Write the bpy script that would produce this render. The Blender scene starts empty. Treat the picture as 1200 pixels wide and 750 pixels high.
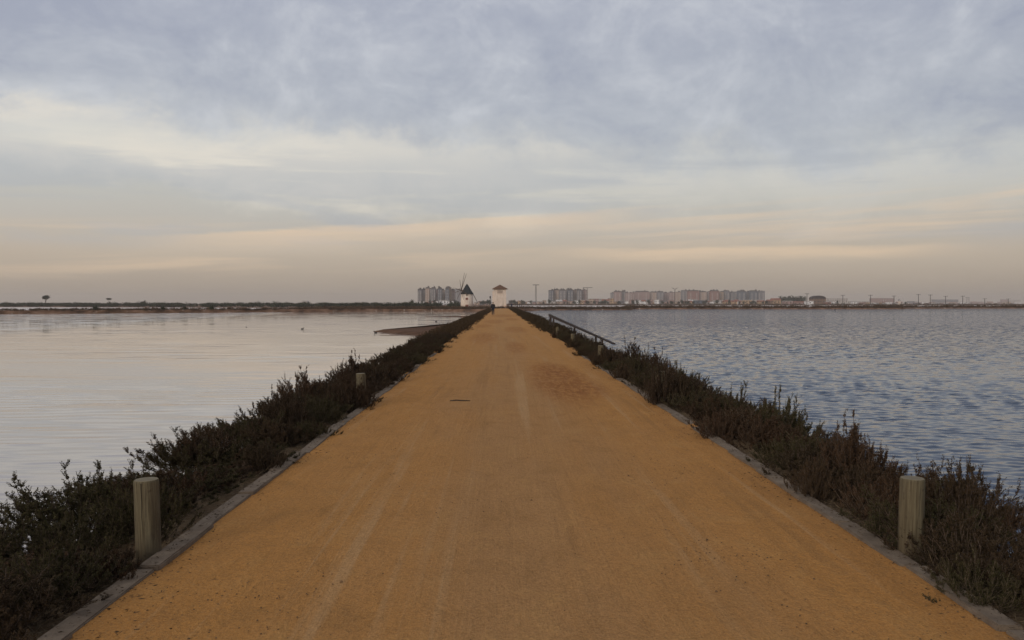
import bpy, bmesh, math, random
import numpy as np
from mathutils import Vector, Matrix

random.seed(7)
sc = bpy.context.scene
C = sc.collection
R = math.radians
EYE = 1.6
WZ = -0.7                       # water level, path level is 0


def at(px, d):
    """lateral metres of a photo column at a distance"""
    return (px - 587.0) / 1000.0 * d


def zat(py, d):
    return EYE - (py - 355.5) / 1000.0 * d


# ------------------------------------------------------------------ nodes
def lin(r, g, b):
    f = lambda c: (c / 255 / 12.92) if c / 255 <= 0.04045 else ((c / 255 + 0.055) / 1.055) ** 2.4
    return (f(r), f(g), f(b), 1.0)


class NT:
    def __init__(s, tree):
        s.t = tree
        s.n = tree.nodes
        s.n.clear()

    def new(s, typ, **kw):
        nd = s.n.new(typ)
        for k, v in kw.items():
            setattr(nd, k, v)
        return nd

    def put(s, sock, v):
        if isinstance(v, bpy.types.NodeSocket):
            s.t.links.new(v, sock)
        else:
            if sock.type == 'RGBA' and not isinstance(v, (int, float)) and len(v) == 3:
                v = (*v, 1)
            sock.default_value = v

    def m(s, op, a, b=None, c=None, clamp=False):
        nd = s.new('ShaderNodeMath', operation=op, use_clamp=clamp)
        s.put(nd.inputs[0], a)
        if b is not None:
            s.put(nd.inputs[1], b)
        if c is not None:
            s.put(nd.inputs[2], c)
        return nd.outputs[0]

    def vm(s, op, a, b=None):
        nd = s.new('ShaderNodeVectorMath', operation=op)
        s.put(nd.inputs[0], a)
        if b is not None:
            s.put(nd.inputs[1], b)
        return nd.outputs[0]

    def xyz(s, v):
        nd = s.new('ShaderNodeSeparateXYZ')
        s.put(nd.inputs[0], v)
        return nd.outputs

    def vec(s, x, y, z):
        nd = s.new('ShaderNodeCombineXYZ')
        for i, v in enumerate((x, y, z)):
            s.put(nd.inputs[i], v)
        return nd.outputs[0]

    def mix(s, f, a, b, mode='MIX'):
        nd = s.new('ShaderNodeMix', data_type='RGBA', blend_type=mode, clamp_factor=True)
        s.put(nd.inputs[0], f)
        s.put(nd.inputs[6], a)
        s.put(nd.inputs[7], b)
        return nd.outputs[2]

    def ramp(s, f, stops, interp='LINEAR'):
        nd = s.new('ShaderNodeValToRGB')
        s.put(nd.inputs[0], f)
        r = nd.color_ramp
        r.interpolation = interp
        while len(r.elements) < len(stops):
            r.elements.new(0.5)
        for e, (p, c) in zip(r.elements, stops):
            e.position = p
            e.color = c if len(c) == 4 else (*c, 1)
        return nd.outputs[0]

    def rmap(s, v, a, b, c=0.0, d=1.0, smooth=False):
        nd = s.new('ShaderNodeMapRange', interpolation_type='SMOOTHSTEP' if smooth else 'LINEAR')
        s.put(nd.inputs[0], v)
        for i, q in zip((1, 2, 3, 4), (a, b, c, d)):
            s.put(nd.inputs[i], q)
        return nd.outputs[0]

    def noise(s, v, scale, detail=4.0, rough=0.55, dist=0.0):
        nd = s.new('ShaderNodeTexNoise')
        s.put(nd.inputs['Vector'], v)
        s.put(nd.inputs['Scale'], scale)
        nd.inputs['Detail'].default_value = detail
        nd.inputs['Roughness'].default_value = rough
        nd.inputs['Distortion'].default_value = dist
        return nd.outputs[0]

    def scale(s, v, x, y, z):
        return s.vm('MULTIPLY', v, (x, y, z))

    def pos(s):
        return s.new('ShaderNodeNewGeometry').outputs['Position']

    def obj(s):
        return s.new('ShaderNodeTexCoord').outputs['Object']

    def rnd(s):
        return s.new('ShaderNodeObjectInfo').outputs['Random']

    def bump(s, h, dist=1.0, strength=1.0, normal=None):
        nd = s.new('ShaderNodeBump')
        nd.inputs['Strength'].default_value = strength
        nd.inputs['Distance'].default_value = dist
        s.put(nd.inputs['Height'], h)
        if normal is not None:
            s.put(nd.inputs['Normal'], normal)
        return nd.outputs[0]

    def out(s, color, rough=0.8, normal=None, spec=0.3, ior=1.45, trans=None):
        p = s.new('ShaderNodeBsdfPrincipled')
        s.put(p.inputs['Base Color'], color)
        s.put(p.inputs['Roughness'], rough)
        s.put(p.inputs['Specular IOR Level'], spec)
        p.inputs['IOR'].default_value = ior
        if normal is not None:
            s.put(p.inputs['Normal'], normal)
        o = s.new('ShaderNodeOutputMaterial')
        s.t.links.new(p.outputs[0], o.inputs['Surface'])
        return p


def mat(name):
    m = bpy.data.materials.new(name)
    m.use_nodes = True
    return m, NT(m.node_tree)


def simple(name, col, var=0.25, nscale=3.0, rough=0.85, coord='obj', bump=0.0, spec=0.3):
    m, t = mat(name)
    v = t.obj() if coord == 'obj' else t.pos()
    n = t.noise(v, nscale, 5, 0.6)
    f = t.rmap(n, 0.3, 0.7)
    lo = tuple(c * (1 - var) for c in col)
    hi = tuple(min(1, c * (1 + var)) for c in col)
    c = t.mix(f, lo, hi)
    nrm = t.bump(n, bump) if bump else None
    t.out(c, rough, nrm, spec)
    return m


# ------------------------------------------------------------------ meshes
class MB:
    def __init__(s):
        s.v = []
        s.f = []

    def quad(s, a, b, c, d):
        i = len(s.v)
        s.v += [tuple(a), tuple(b), tuple(c), tuple(d)]
        s.f.append((i, i + 1, i + 2, i + 3))

    def box(s, x0, x1, y0, y1, z0, z1, M=None, taper=1.0):
        i = len(s.v)
        cx, cy = (x0 + x1) / 2, (y0 + y1) / 2
        tx = lambda x: cx + (x - cx) * taper
        ty = lambda y: cy + (y - cy) * taper
        P = [(x0, y0, z0), (x1, y0, z0), (x1, y1, z0), (x0, y1, z0),
             (tx(x0), ty(y0), z1), (tx(x1), ty(y0), z1), (tx(x1), ty(y1), z1), (tx(x0), ty(y1), z1)]
        if M is not None:
            P = [tuple(M @ Vector(p)) for p in P]
        s.v += P
        for q in ((0, 3, 2, 1), (4, 5, 6, 7), (0, 1, 5, 4), (1, 2, 6, 5), (2, 3, 7, 6), (3, 0, 4, 7)):
            s.f.append(tuple(i + k for k in q))

    def tube(s, pts, radii, n=8, cap=True):
        pts = [Vector(p) for p in pts]
        if isinstance(radii, (int, float)):
            radii = [radii] * len(pts)
        base = len(s.v)
        up = None
        for k, p in enumerate(pts):
            d = (pts[min(k + 1, len(pts) - 1)] - pts[max(k - 1, 0)]).normalized()
            if up is None:
                up = d.orthogonal().normalized()
            a = (up - d * up.dot(d)).normalized()
            up = a
            b = d.cross(a)
            for j in range(n):
                t = 2 * math.pi * j / n
                s.v.append(tuple(p + (a * math.cos(t) + b * math.sin(t)) * radii[k]))
        for k in range(len(pts) - 1):
            for j in range(n):
                j2 = (j + 1) % n
                o = base + k * n
                s.f.append((o + j, o + j2, o + n + j2, o + n + j))
        if cap:
            s.f.append(tuple(base + j for j in range(n - 1, -1, -1)))
            o = base + (len(pts) - 1) * n
            s.f.append(tuple(o + j for j in range(n)))

    def lathe(s, prof, n=20, c=(0, 0)):
        base = len(s.v)
        for r, z in prof:
            for j in range(n):
                t = 2 * math.pi * j / n
                s.v.append((c[0] + r * math.cos(t), c[1] + r * math.sin(t), z))
        for k in range(len(prof) - 1):
            for j in range(n):
                j2 = (j + 1) % n
                o = base + k * n
                s.f.append((o + j, o + j2, o + n + j2, o + n + j))
        s.f.append(tuple(base + j for j in range(n - 1, -1, -1)))
        o = base + (len(prof) - 1) * n
        s.f.append(tuple(o + j for j in range(n)))

    def build(s, name, m, parent=None, smooth=False, loc=None, rz=0):
        me = bpy.data.meshes.new(name)
        me.from_pydata(s.v, [], s.f)
        me.update()
        return link(name, me, m, parent, smooth, loc, rz)


def link(name, me, m, parent=None, smooth=False, loc=None, rz=0):
    if m is not None and not me.materials:
        me.materials.append(m)
    if smooth:
        me.shade_smooth()
    o = bpy.data.objects.new(name, me)
    C.objects.link(o)
    if parent is not None:
        o.parent = parent
    if loc is not None:
        o.location = loc
    o.rotation_euler.z = rz
    return o


def quads_mesh(name, V):
    """V: (n,4,3) array, one quad each"""
    V = np.asarray(V, dtype=np.float32)
    n = len(V)
    me = bpy.data.meshes.new(name)
    me.vertices.add(n * 4)
    me.vertices.foreach_set('co', V.reshape(-1))
    me.loops.add(n * 4)
    me.loops.foreach_set('vertex_index', np.arange(n * 4, dtype=np.int32))
    me.polygons.add(n)
    me.polygons.foreach_set('loop_start', np.arange(0, n * 4, 4, dtype=np.int32))
    me.update(calc_edges=True)
    return me


def grid_mesh(name, X, Y, Z):
    """2-D arrays of a sheet"""
    ny, nx = X.shape
    me = bpy.data.meshes.new(name)
    V = np.stack([X, Y, Z], -1).reshape(-1, 3).astype(np.float32)
    idx = np.arange(ny * nx).reshape(ny, nx)
    F = np.stack([idx[:-1, :-1], idx[:-1, 1:], idx[1:, 1:], idx[1:, :-1]], -1).reshape(-1, 4)
    me.vertices.add(len(V))
    me.vertices.foreach_set('co', V.reshape(-1))
    me.loops.add(F.size)
    me.loops.foreach_set('vertex_index', F.reshape(-1).astype(np.int32))
    me.polygons.add(len(F))
    me.polygons.foreach_set('loop_start', np.arange(0, F.size, 4, dtype=np.int32))
    me.update(calc_edges=True)
    me.shade_smooth()
    return me


def tag(o, label=None, cat=None, group=None, kind=None):
    if label:
        o['label'] = label
    if cat:
        o['category'] = cat
    if group:
        o['group'] = group
    if kind:
        o['kind'] = kind
    return o


def empty(name, loc=(0, 0, 0), rz=0):
    o = bpy.data.objects.new(name, None)
    C.objects.link(o)
    o.location = loc
    o.rotation_euler.z = rz
    o.empty_display_size = 0.2
    return o


def copy_tree(o, parent=None):
    c = o.copy()
    C.objects.link(c)
    c.parent = parent
    for ch in list(o.children):
        copy_tree(ch, c)
    return c


def nrmz(a):
    return a / np.maximum(np.linalg.norm(a, axis=-1, keepdims=True), 1e-9)


def leaf_quads(P, D, L, W, rng):
    """diamond leaves at P pointing along D"""
    D = nrmz(D)
    S = nrmz(np.cross(D, rng.normal(size=D.shape)))
    L = L[:, None]
    W = W[:, None]
    return np.stack([P, P + D * L * 0.5 + S * W * 0.5, P + D * L, P + D * L * 0.5 - S * W * 0.5], 1)


# ------------------------------------------------------------------ world
w = bpy.data.worlds.new("World")
sc.world = w
w.use_nodes = True
t = NT(w.node_tree)
SUN_EL, SUN_AZ = R(18), R(-145)          # azimuth from +Y (view) clockwise: behind the left shoulder
sky = t.new('ShaderNodeTexSky', sky_type='NISHITA', sun_disc=False)
sky.sun_elevation = SUN_EL
sky.sun_rotation = SUN_AZ
sky.air_density = 1.0
sky.dust_density = 2.0
d3 = t.new('ShaderNodeTexCoord').outputs['Generated']
x, y, z = t.xyz(d3)
zc = t.m('MAXIMUM', z, 0.0)
inv = t.m('DIVIDE', 1.0, t.m('ADD', zc, 0.10))
pc = t.vec(t.m('MULTIPLY', x, inv), t.m('MULTIPLY', y, inv), 0.0)
# elevation pushed about by billows, so that the cloud deck ends in puffs
puff = t.noise(t.scale(d3, 6.5, 6.5, 10.5), 1.0, 9, 0.64, 0.25)
zz = t.m('ADD', zc, t.m('MULTIPLY', t.m('SUBTRACT', puff, 0.5), 0.16))
zz = t.m('ADD', zz, t.m('MULTIPLY', x, 0.045))
soft = t.noise(t.scale(d3, 2.0, 2.0, 14.0), 1.0, 4, 0.5, 0.3)
zs = t.m('ADD', zc, t.m('MULTIPLY', t.m('SUBTRACT', soft, 0.5), 0.045))
basec = t.ramp(t.m('MAXIMUM', zs, 0.0), [
    (0.000, lin(158, 145, 131)), (0.030, lin(175, 161, 145)), (0.060, lin(188, 174, 157)),
    (0.090, lin(186, 180, 171)), (0.118, lin(188, 187, 181)), (0.145, lin(196, 197, 193)),
    (0.180, lin(209, 209, 203)), (0.230, lin(198, 200, 202)), (0.300, lin(180, 184, 197)), (1.000, lin(178, 182, 196))])
# the lavender deck overhead
deck = t.rmap(zz, 0.128, 0.222, 0, 1, True)
deckc = t.ramp(zc, [(0.18, lin(176, 181, 190)), (0.34, lin(168, 173, 187)), (0.45, lin(140, 147, 165)), (0.70, lin(134, 141, 157)), (0.86, lin(186, 188, 194)), (1.0, lin(206, 206, 206))])
m1 = t.noise(t.scale(d3, 7.5, 7.5, 11.5), 1.0, 9, 0.66, 0.35)
m2 = t.noise(t.scale(d3, 2.6, 2.6, 5.0), 1.0, 4, 0.5, 0.3)
m3 = t.noise(t.scale(d3, 17.0, 17.0, 30.0), 1.0, 7, 0.62, 0.3)
mm = t.m('ADD', t.m('MULTIPLY', m1, 0.50), t.m('ADD', t.m('MULTIPLY', m2, 0.30), t.m('MULTIPLY', m3, 0.20)))
vis = t.rmap(zc, 0.36, 0.46, 1.0, 0.4, True)
deckc = t.mix(t.m('MULTIPLY', t.rmap(mm, 0.47, 0.62, 0, 0.72, True), vis), deckc, lin(203, 206, 212))
deckc = t.mix(t.m('MULTIPLY', t.rmap(mm, 0.50, 0.38, 0, 0.68, True), vis), deckc, lin(151, 157, 175))
c1 = t.mix(t.m('MULTIPLY', deck, 0.93), basec, deckc)
# cream billows just under the deck, strongest on the left
rim = t.m('MULTIPLY', t.rmap(zz, 0.090, 0.145, 0, 1, True), t.rmap(zz, 0.196, 0.155, 0, 1, True))
left = t.rmap(x, -0.5, 0.5, 1.0, 0.22)
pz = t.noise(t.scale(d3, 3.6, 3.6, 16.0), 1.0, 5, 0.58, 0.3)
cm = t.m('MULTIPLY', t.m('MULTIPLY', rim, left), t.rmap(pz, 0.32, 0.60, 0.25, 1, True))
cr = t.mix(t.m('MULTIPLY', cm, 0.85), c1, lin(230, 222, 208))
# grey-blue bars low down
n4 = t.noise(t.scale(d3, 2.4, 2.4, 26.0), 1.0, 6, 0.58, 0.4)
low = t.m('MULTIPLY', t.rmap(zc, 0.05, 0.085, 0, 1, True), t.rmap(zc, 0.20, 0.14, 0, 1, True))
bars = t.m('MULTIPLY', low, t.rmap(n4, 0.53, 0.40, 0, 1, True))
c2 = t.mix(t.m('MULTIPLY', bars, 0.46), cr, lin(169, 174, 182))
# faint peach streaks
slant = t.m('ADD', zc, t.m('MULTIPLY', x, -0.045))
sm = t.noise(t.scale(t.vec(x, y, slant), 2.3, 2.3, 44.0), 1.0, 5, 0.55, 0.45)
smask = t.m('MULTIPLY', t.rmap(slant, 0.035, 0.065, 0, 1, True), t.rmap(slant, 0.118, 0.088, 0, 1, True))
st = t.m('MULTIPLY', t.m('MULTIPLY', smask, t.rmap(sm, 0.46, 0.66, 0, 1, True)), 0.5)
# two long streaks lit from below the cloud
fx = t.m('DIVIDE', x, t.m('MAXIMUM', y, 0.2))
rag = t.m('MULTIPLY', t.m('SUBTRACT', t.noise(t.vec(t.m('MULTIPLY', x, 9.0), t.m('MULTIPLY', z, 60.0), 0.0), 1.0, 5, 0.6, 0.3), 0.5), 0.016)
for e0, gr, c0, hw, top, bot, w_ in ((0.0965, 0.066, -0.12, 0.36, 0.006, 0.030, 0.75), (0.0600, -0.004, 0.30, 0.30, 0.007, 0.016, 0.65), (0.088, 0.02, 0.12, 0.22, 0.006, 0.014, 0.4)):
    dd = t.m('ADD', t.m('SUBTRACT', zc, t.m('ADD', t.m('MULTIPLY', fx, gr), e0)), rag)
    up = t.rmap(dd, top, 0.0, 0, 1, True)
    dn = t.rmap(dd, -bot, 0.0, 0, 1, True)
    ends = t.rmap(t.m('ABSOLUTE', t.m('SUBTRACT', fx, c0)), hw, hw * 0.35, 0, 1, True)
    one = t.m('MULTIPLY', t.m('MULTIPLY', up, dn), t.m('MULTIPLY', ends, w_))
    st = t.m('MAXIMUM', st, t.m('MULTIPLY', one, t.rmap(sm, 0.25, 0.55, 0.55, 1.0)))
c3 = t.mix(t.m('MULTIPLY', st, 0.9), c2, lin(234, 205, 172))
side = t.rmap(x, -0.7, 0.7, 1.08, 1.0)
c3 = t.vm('MULTIPLY', c3, t.vec(side, side, side))
c10 = t.vm('MULTIPLY', c3, (10.0, 10.0, 10.0))
gap = t.mix(0.95, sky.outputs[0], c10)
bg = t.new('ShaderNodeBackground')
t.put(bg.inputs[0], gap)
bg.inputs[1].default_value = 0.1
wo = t.new('ShaderNodeOutputWorld')
w.node_tree.links.new(bg.outputs[0], wo.inputs['Surface'])

sl = bpy.data.lights.new('sun', 'SUN')
sl.energy = 1.35
sl.angle = R(25)
sl.color = (1.0, 0.93, 0.84)
so = bpy.data.objects.new('sun', sl)
C.objects.link(so)
sd = Vector((math.sin(SUN_AZ) * math.cos(SUN_EL), math.cos(SUN_AZ) * math.cos(SUN_EL), math.sin(SUN_EL)))
so.rotation_euler = sd.to_track_quat('Z', 'Y').to_euler()
so.location = (0, 0, 30)

# ------------------------------------------------------------------ camera
cam = bpy.data.cameras.new('camera')
cam.lens = 30.0
cam.sensor_width = 36.0
cam.clip_end = 30000
cam.clip_start = 0.05
co = bpy.data.objects.new('camera', cam)
C.objects.link(co)
co.location = (0, 0, EYE)
co.rotation_euler = (R(90) - math.atan(19.5 / 1000), 0, -math.atan(13 / 1000))
sc.camera = co
sc.view_settings.view_transform = 'Standard'
sc.view_settings.look = 'None'
sc.view_settings.exposure = 0.0
sc.view_settings.gamma = 1.0

# ------------------------------------------------------------------ ground materials
mud, t = mat('lagoon_mud')
n = t.noise(t.pos(), 0.05, 5)
t.out(t.mix(n, (0.10, 0.075, 0.055), (0.16, 0.12, 0.09)), 0.9)

soil, t = mat('verge_soil')
p = t.pos()
n = t.noise(p, 2.2, 6, 0.65)
g = t.noise(p, 26.0, 4, 0.7)
c = t.mix(t.rmap(n, 0.35, 0.65), (0.075, 0.048, 0.03), (0.15, 0.095, 0.05))
c = t.mix(t.rmap(g, 0.45, 0.75), c, (0.20, 0.15, 0.095))
t.out(c, 0.95, t.bump(t.m('ADD', n, g), 0.03), 0.1)

# compacted ochre track
sand, t = mat('ochre_track')
p = t.pos()
x, y, z = t.xyz(p)
longn = t.noise(t.vec(x, t.m('MULTIPLY', y, 0.07), 0.0), 1.5, 4, 0.55, 0.2)
patch = t.noise(t.vec(x, t.m('MULTIPLY', y, 0.4), 3.0), 0.9, 5, 0.6, 0.3)
fine = t.noise(p, 34.0, 5, 0.7)
grain = t.noise(p, 150.0, 3, 0.7)
ex = t.m('ABSOLUTE', t.m('SUBTRACT', x, 0.12))
edge = t.m('ADD', t.m('MULTIPLY', ex, 0.42), t.m('MULTIPLY', t.m('SUBTRACT', longn, 0.5), 1.1))
edge = t.m('ADD', edge, t.m('MULTIPLY', t.m('SUBTRACT', patch, 0.5), 0.6))
c = t.ramp(edge, [(0.05, (0.425, 0.215, 0.080)), (0.40, (0.455, 0.213, 0.064)), (0.80, (0.480, 0.215, 0.053)), (1.0, (0.430, 0.190, 0.048))])
c = t.mix(t.rmap(y, 14.0, 70.0, 0.0, 0.45), c, (0.60, 0.300, 0.092))  # paler along the far stretch: brightness of grazing sheen put into the colour
mott = t.noise(t.vec(x, t.m('MULTIPLY', y, 0.6), 9.0), 3.2, 7, 0.7, 0.5)
c = t.mix(t.rmap(mott, 0.52, 0.70, 0, 0.45), c, (0.53, 0.285, 0.095))
c = t.mix(t.rmap(mott, 0.48, 0.30, 0, 0.50), c, (0.285, 0.135, 0.038))
# pale worn wheel lines, broken along their length
wl = t.noise(t.vec(t.m('ADD', t.m('MULTIPLY', x, 4.2), t.m('MULTIPLY', t.m('SINE', t.m('MULTIPLY', y, 0.21)), 0.25)), t.m('MULTIPLY', y, 0.09), 7.0), 1.0, 5, 0.65, 0.25)
brk = t.rmap(patch, 0.38, 0.56, 0.25, 1.0)
c = t.mix(t.m('MULTIPLY', t.m('MULTIPLY', t.rmap(wl, 0.54, 0.68, 0, 1, True), brk), 0.62), c, (0.52, 0.31, 0.145))
c = t.mix(t.m('MULTIPLY', t.m('MULTIPLY', t.rmap(wl, 0.46, 0.33, 0, 1, True), brk), 0.42), c, (0.27, 0.130, 0.044))
# damp, scuffed patches with their own shape
def blob(cx, cy, rx, ry):
    a = t.m('DIVIDE', t.m('SUBTRACT', x, cx), rx)
    b = t.m('DIVIDE', t.m('SUBTRACT', y, cy), ry)
    q = t.m('ADD', t.m('MULTIPLY', a, a), t.m('MULTIPLY', b, b))
    return t.rmap(q, 1.6, 0.1, 0, 1, True)
scuff = t.noise(t.vec(x, t.m('MULTIPLY', y, 0.30), 1.0), 8.0, 7, 0.76, 0.6)
wig = t.m('MULTIPLY', t.m('SUBTRACT', patch, 0.5), 2.2)
bl = t.m('MULTIPLY', t.m('MAXIMUM', blob(1.22, 18.0, 0.62, 4.6), blob(1.45, 16.2, 0.55, 2.0)), t.m('ADD', wig, 1.0))
for q in ((-0.8, 40, 0.7, 6), (0.55, 31, 0.4, 4), (-0.6, 75, 1.0, 9), (0.3, 110, 1.6, 14), (0.9, 52, 0.7, 6), (-1.2, 60, 0.6, 5), (1.1, 85, 0.7, 7)):
    bl = t.m('MAXIMUM', bl, t.m('MULTIPLY', blob(*q), 0.55))
bf = t.m('MULTIPLY', bl, t.rmap(scuff, 0.45, 0.52, 0.10, 1, True))
c = t.mix(t.m('MULTIPLY', bl, 0.40, None, True), c, (0.42, 0.150, 0.030))
c = t.mix(t.m('MULTIPLY', bf, 0.78), c, (0.250, 0.074, 0.012))
# loose crumbs everywhere, more of them on the sides
crumb = t.noise(t.vec(t.m('MULTIPLY', x, 0.7), y, 2.0), 48.0, 3, 0.75, 0.3)
cz = t.m('MULTIPLY', t.rmap(crumb, 0.58, 0.66, 0, 1), t.rmap(edge, 0.15, 0.9, 0.35, 1.0))
c = t.mix(t.m('MULTIPLY', cz, 0.6), c, (0.15, 0.085, 0.035))
c = t.mix(t.rmap(fine, 0.36, 0.60, 0.42, 0.0), c, (0.20, 0.098, 0.034))
fine2 = t.noise(t.vec(x, y, 5.0), 75.0, 4, 0.75, 0.2)
c = t.mix(t.rmap(fine2, 0.50, 0.66, 0.0, 0.36), c, (0.60, 0.36, 0.15))
c = t.mix(t.rmap(fine2, 0.46, 0.34, 0.0, 0.42), c, (0.15, 0.075, 0.028))
c = t.mix(t.rmap(grain, 0.5, 0.8, 0.0, 0.3), c, (0.47, 0.32, 0.17))
h = t.m('ADD', t.m('MULTIPLY', fine, 0.012), t.m('MULTIPLY', grain, 0.003))
h = t.m('ADD', h, t.m('MULTIPLY', t.m('MULTIPLY', scuff, t.m('ADD', bl, 0.18)), 0.03))
h = t.m('ADD', h, t.m('MULTIPLY', wl, 0.03))
h = t.m('ADD', h, t.m('MULTIPLY', mott, 0.05))
h = t.m('ADD', h, t.m('MULTIPLY', fine2, 0.006))
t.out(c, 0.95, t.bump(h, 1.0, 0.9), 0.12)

# ------------------------------------------------------------------ ground, water, path
me = bpy.data.meshes.new('ground')
G = 6500
me.from_pydata([(-G, -G, -1.5), (G, -G, -1.5), (G, G, -1.5), (-G, G, -1.5)], [], [(0, 1, 2, 3)])
tag(link('ground', me, mud), kind='structure')


def water_out(t, base, slope, rough, spec=0.5):
    """slope: vector (sx, sy) of the ripples, taken from noise, not from the camera"""
    g = t.new('ShaderNodeNewGeometry')
    nrm = t.vm('NORMALIZE', t.vm('ADD', g.outputs['Normal'], slope))
    t.out(base, rough, nrm, spec, 1.333)


def noise_col(t, v, scale, detail, rough):
    nd = t.new('ShaderNodeTexNoise')
    t.put(nd.inputs['Vector'], v)
    nd.inputs['Scale'].default_value = scale
    nd.inputs['Detail'].default_value = detail
    nd.inputs['Roughness'].default_value = rough
    return t.vm('SUBTRACT', nd.outputs['Color'], (0.5, 0.5, 0.5))


calm, t = mat('calm_lagoon_water')
p = t.pos()
x, y, z = t.xyz(p)
a = noise_col(t, t.scale(p, 0.20, 1.0, 1.0), 2.3, 2, 0.5)
b_ = noise_col(t, t.scale(p, 0.16, 1.0, 1.0), 0.75, 2, 0.5)
big = t.noise(t.scale(p, 0.22, 1.0, 1.0), 0.10, 4, 0.55)
k = t.rmap(big, 0.36, 0.66, 0.05, 1.0, True)
near = t.rmap(y, 6.0, 30.0, 1.0, 0.30, True)
k = t.m('MULTIPLY', k, near)
breeze = t.rmap(t.m('ADD', x, t.m('MULTIPLY', y, 0.10)), -27, -41, 0, 1, True)
k = t.m('ADD', t.m('ADD', k, 0.10), t.m('MULTIPLY', breeze, 2.6))
slope = t.vm('MULTIPLY', t.vm('ADD', a, t.scale(b_, 0.8, 0.8, 0.0)), t.vec(t.m('MULTIPLY', k, 0.08), t.m('MULTIPLY', k, 0.30), 0.0))
water_out(t, (0.47, 0.41, 0.365), slope, 0.03)

rippled, t = mat('rippled_lagoon_water')
p = t.pos()
x, y, z = t.xyz(p)
a = noise_col(t, t.scale(p, 0.45, 1.0, 1.0), 6.5, 3, 0.6)
b_ = noise_col(t, t.scale(p, 0.5, 1.0, 1.0), 3.2, 3, 0.6)
big = t.noise(t.scale(p, 0.20, 1.0, 1.0), 0.035, 4, 0.55)
far = t.rmap(y, 14.0, 70.0, 0.0, 1.0, True)
gust = t.rmap(big, 0.35, 0.65, 0.82, 1.15)
ka = t.m('MULTIPLY', gust, 0.34)
kb = t.m('MULTIPLY', t.m('MULTIPLY', t.m('ADD', far, 0.08), gust), 3.6)
va = t.vm('MULTIPLY', a, t.vec(ka, ka, 0.0))
vb = t.vm('MULTIPLY', b_, t.vec(t.m('MULTIPLY', kb, 0.6), kb, 0.0))
# rough water shows its near sides: the far, unresolved ripples lean a little
water_out(t, (0.034, 0.056, 0.096), t.vm('ADD', va, vb), 0.07, 0.20)


def waves(X, Y, seed, lo, hi, rms, n=46, spread=0.62, mean=-1.62):
    rng = np.random.default_rng(seed)
    Z = np.zeros_like(X)
    lam = np.exp(rng.uniform(math.log(lo), math.log(hi), n))
    th = mean + rng.normal(0, spread, n)
    for l, a, ph in zip(lam, th, rng.uniform(0, 6.28, n)):
        k = 2 * math.pi / l
        Z += rms * math.sqrt(2.0 / n) / k * np.sin(k * (np.cos(a) * X + np.sin(a) * Y) + ph)
    return Z


def sheet(name, pts, zz, m, label=None):
    me = bpy.data.meshes.new(name)
    me.from_pydata([(a, b, zz) for a, b in pts], [], [tuple(range(len(pts)))])
    return tag(link(name, me, m), kind='structure')


rows = [-120.0, -60.0, -20.0, -6.0, 0.0]
v_ = 2.0
while v_ < 620:
    rows.append(v_)
    v_ += max(0.055, 0.0036 * v_) if v_ < 130 else 0.05 * v_
rows = np.array(rows)
fr = np.linspace(0, 1, 560) ** 1.15
Xw = 3.1 + fr[None, :] * (0.66 * np.maximum(rows, 0) + 9.0)[:, None]
Xw = np.concatenate([Xw, np.full((len(rows), 1), 2500.0)], 1)
Yw = np.repeat(rows[:, None], Xw.shape[1], 1)
env = 0.72 + 0.28 * np.sin(Xw * 0.21 + 0.13 * Yw) * np.sin(Yw * 0.17 - 0.05 * Xw + 1.0)
env *= np.clip((Yw - 2) / 2, 0, 1) * np.clip((105 - Yw) / 60, 0, 1)
env[:, -1] = 0
Zw = waves(Xw, Yw, 12, 0.12, 0.44, 0.16, 64, 0.46) * env
Zw = Zw + 1.6 * Zw * np.abs(Zw)
tag(link('rippled_lagoon', grid_mesh('rippled_lagoon', Xw, Yw, WZ + Zw), rippled), kind='structure')

rows = [-120.0, -60.0, -20.0, -6.0, 0.0]
v_ = 2.0
while v_ < 620:
    rows.append(v_)
    v_ += max(0.05, 0.0045 * v_) if v_ < 90 else 0.05 * v_
rows = np.array(rows)
fr = np.linspace(0, 1, 260) ** 1.15
Xw = -3.0 - fr[None, :] * (0.66 * np.maximum(rows, 0) + 9.0)[:, None]
Xw = np.concatenate([Xw, np.full((len(rows), 1), -1500.0)], 1)
Yw = np.repeat(rows[:, None], Xw.shape[1], 1)
env = np.clip(0.45 + 0.75 * np.sin(Xw * 0.33 + 0.21 * Yw + 0.5) * np.sin(Yw * 0.29 - 0.11 * Xw), 0.30, 1.0)
env *= np.clip((Yw - 2) / 2, 0, 1) * (0.16 + 0.84 * np.clip((30 - Yw) / 18, 0, 1)) * np.clip((85 - Yw) / 30, 0, 1)
env[:, -1] = 0
Zw = waves(Xw, Yw, 5, 0.22, 0.60, 0.10, 44, 0.15, -1.50) * env
tag(link('calm_lagoon', grid_mesh('calm_lagoon', Xw[:, ::-1], Yw[:, ::-1], WZ + Zw[:, ::-1]), calm), kind='structure')

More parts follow.
